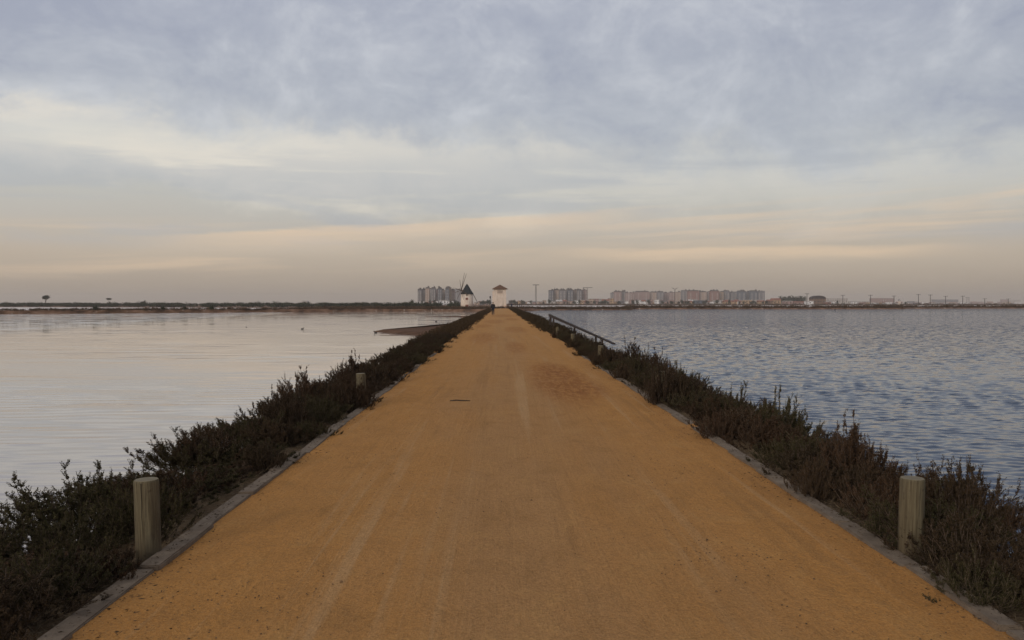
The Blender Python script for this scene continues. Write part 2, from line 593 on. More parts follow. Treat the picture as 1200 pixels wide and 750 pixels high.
# causeway under the track, banks falling to the water
ys = np.concatenate([np.arange(-12, 40, 0.5), np.arange(40, 282, 3.0)])
prof = [(-4.5, -1.45), (-4.0, -0.95), (-3.55, -0.42), (-3.0, -0.10), (-2.5, -0.03), (-2.15, -0.05), (0.2, -0.08), (2.5, -0.05), (2.9, -0.04),
        (3.4, -0.12), (4.0, -0.5), (4.5, -0.95), (5.0, -1.45)]
X = np.zeros((len(ys), len(prof)))
Y = np.repeat(ys[:, None], len(prof), 1)
Z = np.zeros_like(X)
rng = np.random.default_rng(3)
for j, (px_, pz_) in enumerate(prof):
    wob = 0.18 if abs(px_) > 3 else 0.03
    X[:, j] = px_ + wob * np.sin(ys * 0.9 + j) * np.cos(ys * 0.37 + 2 * j)
    Z[:, j] = pz_ + (rng.normal(0, 0.02, len(ys)) if abs(px_) > 2.6 else 0)
tag(link('causeway', grid_mesh('causeway', X, Y, Z), soil), kind='structure')

xs = np.concatenate([[-2.20, -2.16], np.linspace(-2.12, 2.50, 41), [2.54, 2.58]])
ys2 = np.concatenate([np.arange(-10, 25, 0.12), np.arange(25, 80, 0.5), np.arange(80, 276, 2.0)])
X, Y = np.meshgrid(xs, ys2)
Z = 0.018 * np.cos((X - 0.15) * 0.62) - 0.004 * np.sin(X * 5.1 + np.sin(Y * 0.13) * 1.2) + 0.004 * np.sin(Y * 1.7 + X * 2.0) + 0.003 * np.sin(Y * 4.3 - X * 3)
Z[:, 0] = -0.075; Z[:, -1] = -0.075
Z[:, 1] -= 0.03; Z[:, -2] -= 0.03
def spill(seed):
    a = np.sin(ys2 * 1.05 + seed) + 0.6 * np.sin(ys2 * 2.3 + 2 * seed) + 0.35 * np.sin(ys2 * 6.1 + seed)
    e = np.clip((a - 0.35) / 0.7, 0, 1)
    return np.where(ys2 > 27, 1.0, e * np.clip((ys2 - 8) / 3, 0, 1))
for cols, sg, sd0 in (((0, 1, 2), -1, 0.6), ((-1, -2, -3), 1, 2.9)):
    e = spill(sd0)
    for q, col in enumerate(cols):
        X[:, col] += sg * e * (0.03, 0.02, 0.0)[q] * (1 + 0.3 * np.sin(ys2 * 9 + q))
        up_ = (-0.03, 0.030, 0.022)[q]
        Z[:, col] = Z[:, col] * (1 - e) + up_ * e
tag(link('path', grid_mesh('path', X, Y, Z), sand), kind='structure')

# ------------------------------------------------------------------ far land
def land(name, pts, ztop, m, slope=2.5, zb=-1.45):
    """flat-topped ground whose rim falls below the water"""
    n = len(pts)
    cx = sum(p[0] for p in pts) / n
    cy = sum(p[1] for p in pts) / n
    bm = bmesh.new()
    top, bot = [], []
    P = [Vector((a, b)) for a, b in pts]
    area = sum(P[i].x * P[(i + 1) % n].y - P[(i + 1) % n].x * P[i].y for i in range(n))
    sg = 1 if area > 0 else -1
    for i in range(n):
        d1 = (P[i] - P[i - 1]).normalized()
        d2 = (P[(i + 1) % n] - P[i]).normalized()
        nn = Vector((-(d1.y + d2.y), d1.x + d2.x)).normalized() * sg
        q = P[i] + nn * slope
        top.append(bm.verts.new((q.x, q.y, ztop)))
        bot.append(bm.verts.new((P[i].x - nn.x * 1.5, P[i].y - nn.y * 1.5, zb)))
    f = bm.faces.new(top if sg > 0 else top[::-1])
    for i in range(n):
        j = (i + 1) % n
        bm.faces.new((bot[i], bot[j], top[j], top[i]) if sg > 0 else (bot[j], bot[i], top[i], top[j]))
    bmesh.ops.triangulate(bm, faces=[f])
    me = bpy.data.meshes.new(name)
    bm.to_mesh(me)
    bm.free()
    return tag(link(name, me, m), kind='structure')


earth, t = mat('salt_marsh_earth')
p = t.pos()
n = t.noise(t.scale(p, 0.35, 0.1, 0.6), 1.0, 6, 0.7)
n2_ = t.noise(t.scale(p, 0.9, 0.2, 1.0), 1.0, 5, 0.7)
c = t.ramp(n, [(0.38, (0.07, 0.04, 0.024)), (0.5, (0.16, 0.086, 0.05)), (0.62, (0.24, 0.14, 0.088))])
c = t.mix(t.rmap(n2_, 0.60, 0.68, 0, 0.8), c, (0.42, 0.34, 0.27))
t.out(c, 0.95, None, 0.1)
salt = simple('white_salt_crust', (0.66, 0.58, 0.52), 0.1, 0.02, 0.9, 'pos')
mudwet, t = mat('wet_brown_mud')
p = t.pos()
n = t.noise(p, 0.9, 6, 0.65)
t.out(t.mix(t.rmap(n, 0.35, 0.65), (0.085, 0.045, 0.026), (0.16, 0.088, 0.055)), 0.95, None, 0.05)

land('mill_shore', [(-36, 246), (-14, 246), (-5, 240), (5, 240), (12, 262), (14, 300), (12, 430), (-62, 430), (-70, 330)], -0.04, earth)
land('mud_tongue', [(8, 272), (20, 284), (46, 290), (47, 306), (8, 320)], -0.35, earth, 2.0)
sx, sy = -150, 181 + (-150 + 106) * 0.9136
land('salt_dike', [(sx, sy), (-28, 252), (-36, 264), (sx - 8, sy + 9)], 0.05, earth, 1.8)
land('salt_shore', [(46, 322), (52, 330), (158, 330), (166, 352), (232, 362), (460, 398), (900, 470), (900, 500), (400, 440), (150, 380), (46, 345)], -0.2, earth, 2.0)
sheet('salt_pan', [(-900, 260), (-170, 160), (-40, 262), (-40, 600), (-900, 600)], -0.66, salt)
sheet('far_salt_pan', [(8, 350), (2500, 350), (2500, 1000), (8, 1000)], -0.655, salt)
land('scrub_plain', [(-900, 590), (-420, 560), (-250, 490), (-55, 400), (-20, 430), (-20, 1000), (-900, 1000)], -0.45, earth, 3)
land('mainland', [(-2500, 950), (-20, 900), (800, 880), (2400, 900), (6300, 1500), (6300, 6300), (-2500, 6300)], -0.25, earth, 4)
land('mud_spit', [(-3.2, 54), (-4.7, 58.5), (-6.4, 62.5), (-8.5, 66.5), (-10.1, 69.6), (-8.7, 72.5), (-7.0, 78), (-5.6, 87), (-4.2, 98), (-3.2, 99)], -0.52, mudwet, 0.5, -0.95)
land('mud_bar', [(-4, 140), (-9, 143), (-13.5, 147), (-9, 151), (-4, 157)], -0.66, mudwet, 0.7, -0.9)

# ------------------------------------------------------------------ shrub foliage
def foliage_mat(name, a, b, cc):
    m, t = mat(name)
    v = t.pos()
    n = t.noise(v, 5.0, 3, 0.6)
    n2 = t.noise(v, 60.0, 2, 0.6)
    c = t.mix(t.rmap(n, 0.35, 0.65), a, b)
    c = t.mix(t.rmap(n2, 0.45, 0.72, 0, 0.8), c, cc)
    r = t.rnd()
    c = t.mix(t.rmap(r, 0.55, 1, 0.0, 0.75), c, b)
    c = t.mix(t.rmap(r, 0.45, 0, 0.0, 0.7), c, cc)
    p = t.out(c, 0.9, None, 0.03)
    return m


leafm = foliage_mat('seablite_leaf', (0.056, 0.035, 0.020), (0.050, 0.037, 0.021), (0.076, 0.048, 0.026))
leafo = foliage_mat('seablite_leaf_olive', (0.044, 0.041, 0.019), (0.056, 0.044, 0.021), (0.074, 0.062, 0.029))
litterm = simple('fallen_litter', (0.055, 0.036, 0.022), 0.5, 9, 0.95, 'pos')
leafr = foliage_mat('seablite_leaf_russet', (0.054, 0.030, 0.017), (0.045, 0.032, 0.019), (0.088, 0.050, 0.028))
palestem = simple('bare_twig', (0.115, 0.083, 0.058), 0.4, 30, 0.9)
stemm = simple('dead_wood_stem' , (0.085, 0.058, 0.042), 0.4, 30, 0.9)
strawm = simple('dry_straw', (0.20, 0.145, 0.085), 0.35, 12, 0.9, 'pos')


def shrub_geo(seed, Rr, H, nb, ns, nl, L, W, spike=0.0, stem_r=0.003):
    """branches > upright sprigs > small fleshy leaves packed round each sprig"""
    rng = np.random.default_rng(seed)
    th = rng.uniform(0, 2 * np.pi, nb)
    u = rng.uniform(0, 1, nb) ** 0.55
    lob = 1 + 0.24 * np.sin(3 * th + seed) + 0.16 * np.sin(5 * th + 2.3 * seed)
    r = Rr * u * lob
    h = H * (1 - 0.60 * u ** 2.0) * rng.uniform(0.62, 1.05, nb)
    tall = rng.uniform(0, 1, nb) < 0.16
    h = np.where(tall, h * (1.10 + spike * rng.uniform(0.4, 1, nb)), h)
    tip = np.stack([r * np.cos(th), r * np.sin(th), h], 1)
    base = np.stack([0.40 * r * np.cos(th), 0.40 * r * np.sin(th), np.full(nb, -0.06)], 1)
    ctrl = base * 0.3 + tip * 0.7
    ctrl[:, 2] = tip[:, 2] * 0.40
    ctrl += rng.normal(0, 0.03, ctrl.shape)
    bz = lambda tt, b, c, e: (1 - tt) ** 2 * b + 2 * tt * (1 - tt) * c + tt ** 2 * e
    # sprigs
    tt = rng.uniform(0, 1, (nb, ns)) ** 0.75 * 0.85 + 0.10
    tt[:, 0] = 0.93
    tt = tt[..., None]
    b, c, e = base[:, None], ctrl[:, None], tip[:, None]
    P0 = bz(tt, b, c, e)
    Dm = nrmz(2 * (1 - tt) * (c - b) + 2 * tt * (e - c))
    dirs = nrmz(Dm * 0.7 + np.array([0, 0, 0.75]) + rng.normal(0, 0.42, P0.shape))
    sl = H * rng.uniform(0.13, 0.34, (nb, ns, 1)) * (1.05 - 0.35 * tt)
    sl[:, 0] *= 1.0 + 0.5 * spike
    P1 = P0 + dirs * sl
    P1[..., 2] = np.maximum(P1[..., 2], 0.0)
    q = rng.uniform(0, 1, (nb, ns, nl, 1)) ** 0.85
    bend = rng.normal(0, 0.012, (nb, ns, 1, 3))
    P = P0[:, :, None] * (1 - q) + P1[:, :, None] * q + bend * q * q
    side = rng.normal(size=P.shape)
    side -= dirs[:, :, None] * (side * dirs[:, :, None]).sum(-1, keepdims=True)
    side = nrmz(side)
    P = P + side * 0.30 * L * rng.uniform(0, 1, q.shape)
    Dl = dirs[:, :, None] * 0.75 + side * 0.9 + np.array([0, 0, 0.2])
    n = nb * ns * nl
    wq = (1.25 - 0.5 * q).reshape(-1)
    Q = leaf_quads(P.reshape(-1, 3), Dl.reshape(-1, 3), rng.uniform(0.7, 1.35, n) * L * wq, rng.uniform(0.7, 1.3, n) * W * wq, rng)
    seg = 4
    ts = np.linspace(0, 1, seg + 1)[None, :, None]
    S = bz(ts, b, c, e)
    A = np.concatenate([S[:, :-1].reshape(-1, 3), P0.reshape(-1, 3)])
    B = np.concatenate([S[:, 1:].reshape(-1, 3), P1.reshape(-1, 3)])
    sd_ = nrmz(np.cross(B - A, rng.normal(size=A.shape))) * stem_r
    sd2 = nrmz(np.cross(B - A, sd_)) * stem_r
    st = np.concatenate([np.stack([A - sd_, A + sd_, B + sd_ * 0.6, B - sd_ * 0.6], 1), np.stack([A - sd2, A + sd2, B + sd2 * 0.6, B - sd2 * 0.6], 1)])
    return Q, st


protos = []
for k in range(9):
    spike = [0.0, 0.15, 0.35, 0.1, 0.5, 0.2, 0.0, 0.45, 0.25][k]
    q, s_ = shrub_geo(11 + k, 0.52 + 0.03 * (k % 3), 0.43 + 0.05 * (k % 4), 78, 9, 34, 0.0175, 0.0085, spike)
    protos.append((quads_mesh('foliage', q), quads_mesh('stems', s_)))
    protos[-1][0].materials.append([leafm, leafr, leafo][k % 3])
    protos[-1][1].materials.append(palestem if k in (1, 5) else stemm)

zones = [5.4, 13.9, 22.4, 30.9, 200]


def zone_text(side, yy):
    if yy < zones[0]:
        return 'low dark saltmarsh shrub on the %s verge, nearer than the closest wooden post' % side
    if yy < zones[1]:
        return 'dark saltmarsh shrub on the %s verge between the first and second wooden posts' % side
    if yy < zones[2]:
        return 'dark saltmarsh shrub on the %s verge between the second and third posts' % side
    return 'dark small-looking saltmarsh shrub further along the %s verge beyond the third post' % side


def place_shrub(k, x, y, sc_, hz, rz, side, label=None):
    r = empty('saltmarsh_shrub', (x, y, -0.04 - 0.30 * max(0, abs(x) - 2.95)), rz)
    r.scale = (sc_, sc_, hz)
    z_ = sum(y >= q for q in zones)
    txt = zone_text(side, y)
    tag(r, label or txt, 'shrub', 'shrubs on the %s verge, stretch %s' % (side, ['before the first post', 'after the first post', 'after the second post', 'far', 'far', 'far'][z_]) if not label else None)
    for me in protos[k]:
        link(me.name.split('.')[0], me, None, r)
    return r


rnd = random.Random(5)
count = {'left': 0, 'right': 0}
for side, sgn, x0, x1, hh in (('left', -1, 2.50, 3.45, 0.60), ('right', 1, 2.84, 3.62, 0.86)):
    yy = 1.2
    while count[side] < 136:
        step = 0.52 if yy < 16 else 0.66
        for row in range(2 if yy < 22 else 2):
            f = (row + rnd.uniform(0.1, 0.9)) / 2
            xi = x0 - ((0.26 * min(1, max(0, (yy - 7.5) / 3))) if side == 'left' else (0.10 * min(1, max(0, (yy - 12) / 4))))
            xx = sgn * (xi + (x1 - xi) * f)
            k = rnd.randrange(9)
            s_ = rnd.uniform(0.72, 1.08)
            if row == 0:
                s_ *= 0.88
            hz = hh * (1 + 0.24 * math.sin(yy * 2.3 + sgn)) * rnd.uniform(0.66, 1.26) * (0.78 if row == 0 else 1.0)
            if side == 'right' and yy > 22:
                hz *= 0.72
            if side == 'left' and yy < 6:
                hz *= 0.72
            place_shrub(k, xx, yy + rnd.uniform(-0.25, 0.25), s_, hz, rnd.uniform(0, 6.28), side)
            count[side] += 1
        yy += step
    last = yy
    # the rest of the row far along the track, one mass
    Q = []
    rng = np.random.default_rng(40 + sgn)
    lows = [shrub_geo(70 + q, 0.6, 0.50, 26, 5, 5, 0.062, 0.036, 0.25)[0].reshape(-1, 3) for q in range(5)]
    while yy < 268:
        for row in range(2):
            a = rng.uniform(0, 6.28)
            ca, sa = math.cos(a), math.sin(a)
            s_ = rng.uniform(0.75, 1.15)
            V = lows[rng.integers(5)] * np.array([s_, s_, hh * rng.uniform(0.7, 1.25) * (0.8 if sgn > 0 and yy < 70 else 1.0)])
            V = V @ np.array([[ca, sa, 0], [-sa, ca, 0], [0, 0, 1]])
            xi = x0 - 0.18
            xx = sgn * (xi + (x1 - xi) * (row + rng.uniform(0.1, 0.9)) / 2)
            Q.append((V + np.array([xx, yy + rng.uniform(-0.3, 0.3), -0.05])).reshape(-1, 4, 3))
        yy += 0.62 if yy < 100 else 0.9
    o = link('shrub_row', quads_mesh('shrub_row', np.concatenate(Q)), leafm)
    tag(o, 'far stretch of the dark shrub row along the %s edge of the track' % side, 'shrubs', None, 'stuff')

# a few bigger ones that stand out
for k, x, y, s_, hz, side, lab in (
        (4, 3.05, 6.5, 0.8, 0.92, 'right', 'tall spiky dark shrub just behind the right wooden post'),
        (7, 3.15, 7.6, 0.75, 0.92, 'right', 'upright twiggy shrub rising against the water, second clump beyond the right post'),
        (2, 3.20, 11.7, 0.75, 0.92, 'right', 'shrub with tall upright tips beside the bend of right kerb stones'),
        (4, 3.15, 14.6, 0.75, 1.0, 'right', 'bushy tall shrub beside the second wooden post on the right'),
        (7, -2.75, 10.6, 0.7, 0.78, 'left', 'twiggy shrub sticking out over the calm water on the left'),
        (2, -3.2, 5.6, 0.8, 0.46, 'left', 'spreading low shrub at the left edge of the picture')):
    place_shrub(k, x, y, s_, hz, 1.3 * k, side, lab)
for x, y, s_, hz, side in ((2.56, 13.5, 0.62, 1.0, 'right'), (2.84, 13.6, 0.62, 1.1, 'right'), (2.58, 22.0, 0.62, 0.85, 'right'), (2.60, 30.6, 0.6, 0.85, 'right'), (2.62, 39.1, 0.7, 0.85, 'right'), (-2.50, 4.75, 0.62, 0.5, 'left'), (-2.52, 5.95, 0.6, 0.75, 'left'), (-2.45, 3.95, 0.6, 0.45, 'left'), (2.56, 26.0, 0.7, 0.6, 'right'), (2.58, 18.0, 0.6, 0.6, 'right'), (-2.26, 17.5, 0.6, 0.6, 'left'), (-2.26, 22.5, 0.7, 0.6, 'left'),
                           (-2.20, 13.2, 0.55, 0.62, 'left'), (-2.42, 13.1, 0.62, 0.80, 'left'), (2.62, 7.05, 0.5, 0.55, 'right'), (2.66, 4.6, 0.55, 0.5, 'right'), (-2.30, 8.3, 0.5, 0.5, 'left'),
                           (-2.34, 5.05, 0.42, 0.40, 'left'), (2.60, 10.1, 0.5, 0.5, 'right'), (-2.32, 10.2, 0.55, 0.5, 'left')):
    place_shrub(rnd.randrange(9), x, y, s_, hz, rnd.uniform(0, 6), side)

# dry straw and litter at the foot of the shrubs
rng = np.random.default_rng(9)
n = 5200
yv = 2.5 + 24 * rng.uniform(0, 1, n) ** 1.6
sd_ = rng.choice([-1, 1], n)
xv = np.where(sd_ < 0, -2.22 - np.abs(rng.normal(0, 0.16, n)), 2.60 + np.abs(rng.normal(0, 0.16, n)))
P = np.stack([xv, yv, np.full(n, -0.035)], 1)
D = rng.normal(size=(n, 3)) * np.array([1, 1, 0.35])
D[:, 2] = np.abs(D[:, 2]) + 0.02
o = link('dry_straw', quads_mesh('dry_straw', leaf_quads(P, D, rng.uniform(0.04, 0.17, n), rng.uniform(0.002, 0.004, n), rng)), strawm)
tag(o, 'dry straw and broken stalks lying along the kerbs', 'straw', None, 'stuff')

# fallen leaves and twiglets drifted against the kerbs and onto the track
rng = np.random.default_rng(29)
n = 4200
yv = 3.0 + 30 * rng.uniform(0, 1, n) ** 1.5
sd_ = rng.choice([-1, 1], n)
drift = np.abs(rng.normal(0, 0.15, n)) * (0.5 + 0.9 * np.abs(np.sin(yv * 1.3 + sd_)))
xv = np.where(sd_ < 0, -2.20 + drift, 2.56 - drift)
zv = 0.018 * np.cos((xv - 0.15) * 0.62) + np.where((xv < -2.06) | (xv > 2.43), 0.030, 0.003)
D = rng.normal(size=(n, 3)) * np.array([1, 1, 0.10])
D[:, 2] = np.abs(D[:, 2])
o = link('leaf_litter', quads_mesh('leaf_litter', leaf_quads(np.stack([xv, yv, zv], 1), D, rng.uniform(0.010, 0.040, n), rng.uniform(0.003, 0.008, n), rng)), litterm)
tag(o, 'dark fallen leaves and twiglets drifted along both kerbs', 'leaf litter', None, 'stuff')

# crumbs and pebbles on the track
rng = np.random.default_rng(19)
b = MB()
pebm = simple('earth_crumb', (0.13, 0.075, 0.035), 0.5, 4, 0.9, 'pos')
for i in range(2600):
    y = 3.3 + 17 * rng.uniform() ** 1.7
    clus = None
    if i % 3 == 0:
        cxx, cyy, crx, cry = [(-0.58, 5.2, 0.13, 0.28), (-0.46, 6.1, 0.10, 0.22), (1.25, 18.0, 0.5, 2.2), (1.6, 5.6, 0.3, 0.3), (-1.6, 5.0, 0.3, 0.4), (1.9, 8.5, 0.35, 0.9)][(i // 3) % 6]
        clus = (cxx + rng.normal(0, crx), cyy + rng.normal(0, cry))
    e = rng.uniform(-1, 1)
    x = 0.18 + 2.3 * (abs(e) ** 0.65) * (1 if e > 0 else -1)
    if clus:
        x, y = clus
    r_ = rng.uniform(0.002, 0.0052) * (1.5 if rng.uniform() < 0.03 else 1)
    zz = 0.018 * math.cos((x - 0.15) * 0.62) - 0.003
    b.box(x - r_, x + r_, y - r_ * 0.8, y + r_ * 0.9, zz, zz + r_ * 1.1, None, 0.55)
tag(b.build('crumbs', pebm), 'small dark crumbs of earth scattered over the track', 'crumbs', None, 'stuff')

twm = simple('dark_twig', (0.06, 0.04, 0.028), 0.3, 20, 0.9)
b = MB()
b.tube([(-0.15, 0, 0.012), (-0.05, 0.012, 0.02), (0.06, -0.004, 0.016), (0.18, 0.01, 0.011)], [0.008, 0.011, 0.01, 0.005], 6)
b.tube([(0.02, 0, 0.018), (0.06, -0.05, 0.014)], [0.006, 0.003], 5)
tag(b.build('twig', twm, None, True, (at(538, 13.8), 13.8, 0.012)), 'thin dark twig lying alone on the ochre track', 'twig')

# ------------------------------------------------------------------ kerb stones
kerbm, t = mat('weathered_concrete')
v = t.pos()
n = t.noise(v, 7, 6, 0.65)
g = t.noise(v, 90, 4, 0.7)
c = t.mix(t.rmap(n, 0.3, 0.7), (0.130, 0.094, 0.066), (0.235, 0.178, 0.125))
c = t.mix(t.rmap(g, 0.5, 0.75, 0, 0.7), c, (0.10, 0.078, 0.058))
t.out(c, 0.9, t.bump(t.m('ADD', t.m('MULTIPLY', n, 0.01), t.m('MULTIPLY', g, 0.004))), 0.2)


def kerb_mesh(Lh, seed):
    r = random.Random(seed)
    bm = bmesh.new()
    bmesh.ops.create_cube(bm, size=1)
    for v in bm.verts:
        v.co.x *= 0.13
        v.co.y *= Lh
        v.co.z = v.co.z * 0.16 - 0.08
    bmesh.ops.bevel(bm, geom=bm.edges[:], offset=0.007, segments=2, affect='EDGES')
    bmesh.ops.subdivide_edges(bm, edges=[e for e in bm.edges if abs((e.verts[0].co - e.verts[1].co).y) > 0.3], cuts=9)
    for v in bm.verts:
        v.co += Vector((r.gauss(0, 0.0009), r.gauss(0, 0.001), r.gauss(0, 0.0009)))
    me = bpy.data.meshes.new('kerb_stone')
    bm.to_mesh(me)
    bm.free()
    me.materials.append(kerbm)
    return me


kmesh = [kerb_mesh(0.985, 3 + i) for i in range(5)]
# sunk: how deep each stone lies under the sand
for side, xk in (('left', -2.125), ('right', 2.50)):
    rr = random.Random(2 if side == 'left' else 8)
    for i in range(26):
        y = 2.6 + i * 1.0
        top = 0.023 + rr.uniform(-0.006, 0.006)
        if (side == 'left' and i in (2, 7, 9, 10, 12, 13)) or (side == 'right' and i in (1, 8, 10)):
            top = 0.013
        if i > 17 and i % 3:
            top = 0.012
        o = link('kerb_stone', kmesh[(i * 3 + (side == 'left')) % 5], None, None, False,
                 (xk + rr.uniform(-0.014, 0.014), y, top), rr.uniform(-0.022, 0.022))
        o.rotation_euler.y = rr.uniform(-0.07, 0.07)
        o.rotation_euler.x = rr.uniform(-0.008, 0.008)
        near = {2: 'beside the foot of the nearest wooden post', 3: 'just past the nearest wooden post',
                1: 'just before the nearest wooden post', 0: 'closest of all to the viewer'}
        if i in near:
            tag(o, 'grey kerb stone on the %s edge, %s' % (side, near[i]), 'kerb stone')
        else:
            tag(o, 'grey kerb stone in the long line along the %s edge of the track' % side, 'kerb stone', 'kerb stones along the %s edge' % side)
        if i in near:
            o['group'] = 'kerb stones along the %s edge by the nearest post' % side

# ------------------------------------------------------------------ wooden posts
woodm, t = mat('greyed_pine_post')
v = t.obj()
g = t.noise(t.scale(v, 1, 1, 0.035), 75, 5, 0.65)
n = t.noise(t.scale(v, 1, 1, 0.4), 9, 4, 0.6)
c = t.mix(t.rmap(g, 0.35, 0.68), (0.080, 0.060, 0.034), (0.175, 0.142, 0.084))
c = t.mix(t.rmap(n, 0.5, 0.75, 0, 0.6), c, (0.125, 0.115, 0.078))
stn = t.noise(t.scale(v, 1, 1, 0.12), 22, 5, 0.7, 0.8)
c = t.mix(t.rmap(stn, 0.52, 0.66, 0, 0.75), c, (0.055, 0.042, 0.027))
x, y, z = t.xyz(v)
c = t.mix(t.rmap(z, 0.02, 0.16, 0.55, 0.0), c, (0.085, 0.058, 0.034))
kn = t.noise(t.scale(v, 1, 1, 0.6), 13, 2, 0.4)
c = t.mix(t.rmap(kn, 0.66, 0.71, 0, 0.9), c, (0.06, 0.042, 0.026))
t.out(c, 0.85, t.bump(g, 0.006), 0.2)
endm, t = mat('cut_post_top')
v = t.obj()
x, y, z = t.xyz(v)
rad = t.m('MULTIPLY', t.m('SQRT', t.m('ADD', t.m('MULTIPLY', x, x), t.m('MULTIPLY', y, y))), 90)
ring = t.m('MULTIPLY', t.m('SINE', t.m('MULTIPLY', rad, 6.28)), 0.5)
n = t.noise(v, 30, 4)
t.out(t.mix(t.m('ADD', t.m('MULTIPLY', ring, 0.3), n), (0.14, 0.112, 0.070), (0.24, 0.20, 0.135)), 0.9)
crackm = simple('dark_crack', (0.025, 0.018, 0.012), 0.2, 20)


def make_post(h, crack):
    root = empty('wooden_post')
    b = MB()
    nn = 28
    r_ = 0.0765
    rr = random.Random(4)
    lob = [1 + 0.012 * rr.uniform(-1, 1) for _ in range(nn)]
    zs = [(-0.5, 1.0), (h * 0.5, 1.0), (h - 0.014, 0.985), (h - 0.004, 0.965), (h, 0.925)]
    for zz, f in zs:
        for j in range(nn):
            a = 2 * math.pi * j / nn
            b.v.append((r_ * f * lob[j] * math.cos(a), r_ * f * lob[j] * math.sin(a), zz))
    for k in range(len(zs) - 1):
        for j in range(nn):
            j2 = (j + 1) % nn
            b.f.append((k * nn + j, k * nn + j2, (k + 1) * nn + j2, (k + 1) * nn + j))
    b.build('shaft', woodm, root, True)
    b = MB()
    b.lathe([(r_ * 0.93, h - 0.0015), (r_ * 0.90, h + 0.0015), (0.001, h + 0.003)], nn)
    b.build('cut_top', endm, root, False)
    if crack:
        b = MB()
        a0 = R(-98)
        pts = [(h - 0.01, 0.0), (h - 0.12, 0.02), (h - 0.22, -0.03), (h - 0.31, 0.03), (h - 0.4, 0.0)]
        for k in range(4):
            za, da = pts[k]
            zb, db = pts[k + 1]
            wa, wb = (0.05, 0.04, 0.03, 0.02, 0.004)[k:k + 2]
            P = [(a0 + da - wa / 2, za), (a0 + da + wa / 2, za), (a0 + db + wb / 2, zb), (a0 + db - wb / 2, zb)]
            b.quad(*[(r_ * 1.022 * math.cos(q), r_ * 1.022 * math.sin(q), zz) for q, zz in P])
        b.build('crack', crackm, root)
    return root


base_post = make_post(0.485, False)
posts = [('right', 2.62, 5.4), ('right', 2.62, 13.95), ('right', 2.63, 22.5), ('right', 2.63, 31.1), ('right', 2.64, 39.7),
         ('left', -2.215, 13.6)]
words = {('right', 0): 'thick sawn wooden post with pale grain standing behind the right kerb, nearest on that side',
         ('right', 1): 'wooden post sunk in shrubs on the right verge, only its top showing, second along',
         ('right', 2): 'short pale post among shrubs below the low end of the timber handrail',
         ('right', 3): 'pale post half hidden by shrubs below the middle of the handrail',
         ('right', 4): 'small pale post below the high far end of the handrail',
         ('left', 0): 'wooden post half buried in shrubs on the left verge, further off'}
cnt = {'left': 0, 'right': 0}
for i, (side, x, y) in enumerate(posts):
    o = base_post if i == 0 else copy_tree(base_post)
    o.location = (x, y, 0.0)
    o.rotation_euler = (R((0.6, -1.2, 1.0, -0.8, 1.2, 1.5)[i]), R((0.9, 1.3, -1.0, 0.8, -1.4, -1.6)[i]), i * 1.1)
    tag(o, words[(side, cnt[side])], 'post', 'wooden posts beside the track')
    cnt[side] += 1
o = make_post(0.485, True)
o.location = (-2.236, 5.42, 0.0)
o.rotation_euler = (R(0.5), R(-1.3), 0.1)
tag(o, 'cracked wooden post leaning slightly by the left kerb, nearest on that side', 'post', 'wooden posts beside the track')

# ------------------------------------------------------------------ timber handrail towards the water
railm = simple('tarred_timber', (0.040, 0.028, 0.022), 0.4, 5, 0.8)
root = empty('timber_handrail', (2.95, 52, 0))
A = Vector((0, 0, 0.88))
Bq = Vector((at(720, 33) - 2.95, -19, zat(403, 33)))
b = MB()
dirv = (Bq - A).normalized()
sidev = dirv.cross(Vector((0, 0, 1))).normalized()
upv = sidev.cross(dirv)


def beam(b, P, Q, wd, h0, h1):
    i = len(b.v)
    for T, h in ((P, h0), (Q, h1)):
        for a, c in ((-1, -1), (1, -1), (1, 1), (-1, 1)):
            b.v.append(tuple(T + sidev * a * wd / 2 + upv * c * h / 2))
    b.f += [(i, i + 3, i + 2, i + 1), (i + 4, i + 5, i + 6, i + 7)]
    for k in range(4):
        b.f.append((i + k, i + (k + 1) % 4, i + 4 + (k + 1) % 4, i + 4 + k))


beam(b, A, Bq, 0.10, 0.15, 0.05)
b.build('top_rail', railm, root)
for f, wpost in ((0.03, 0.12), (0.10, 0.09), (0.50, 0.09), (0.80, 0.08), (0.875, 0.08)):
    q = A.lerp(Bq, f)
    b = MB()
    b.box(q.x - wpost / 2, q.x + wpost / 2, q.y - wpost / 2, q.y + wpost / 2, -1.0, q.z - 0.03)
    b.build('post', railm, root)
tag(root, 'dark timber handrail sloping down towards the rippled water on the right', 'handrail')

# ------------------------------------------------------------------ salt tower and windmill
limem, t = mat('old_limewash')
v = t.obj()
n = t.noise(v, 1.1, 6, 0.65)
st_ = t.noise(t.scale(v, 1.5, 1.5, 0.12), 2.0, 4, 0.6)
c = t.mix(t.rmap(n, 0.35, 0.7), (0.66, 0.52, 0.41), (0.76, 0.64, 0.53))
c = t.mix(t.rmap(st_, 0.50, 0.72, 0, 0.6), c, (0.42, 0.32, 0.24))
t.out(c, 0.9, t.bump(n, 0.02), 0.1)
tilem, t = mat('clay_roof_tiles')
v = t.obj()
x, y, z = t.xyz(v)
wv = t.m('SINE', t.m('MULTIPLY', z, 40))
n = t.noise(v, 2.5, 5)
t.out(t.mix(t.rmap(n, 0.3, 0.7), (0.10, 0.055, 0.035), (0.20, 0.115, 0.075)), 0.9, t.bump(wv, 0.02), 0.1)
slatem = simple('dark_mill_roof', (0.030, 0.032, 0.032), 0.35, 2.0, 0.8)
darkm = simple('dark_opening', (0.07, 0.05, 0.04), 0.3, 3, 0.8)
redm = simple('brown_shutter', (0.20, 0.075, 0.05), 0.3, 5, 0.7)
ironm = simple('weathered_iron', (0.06, 0.055, 0.05), 0.3, 3, 0.7)
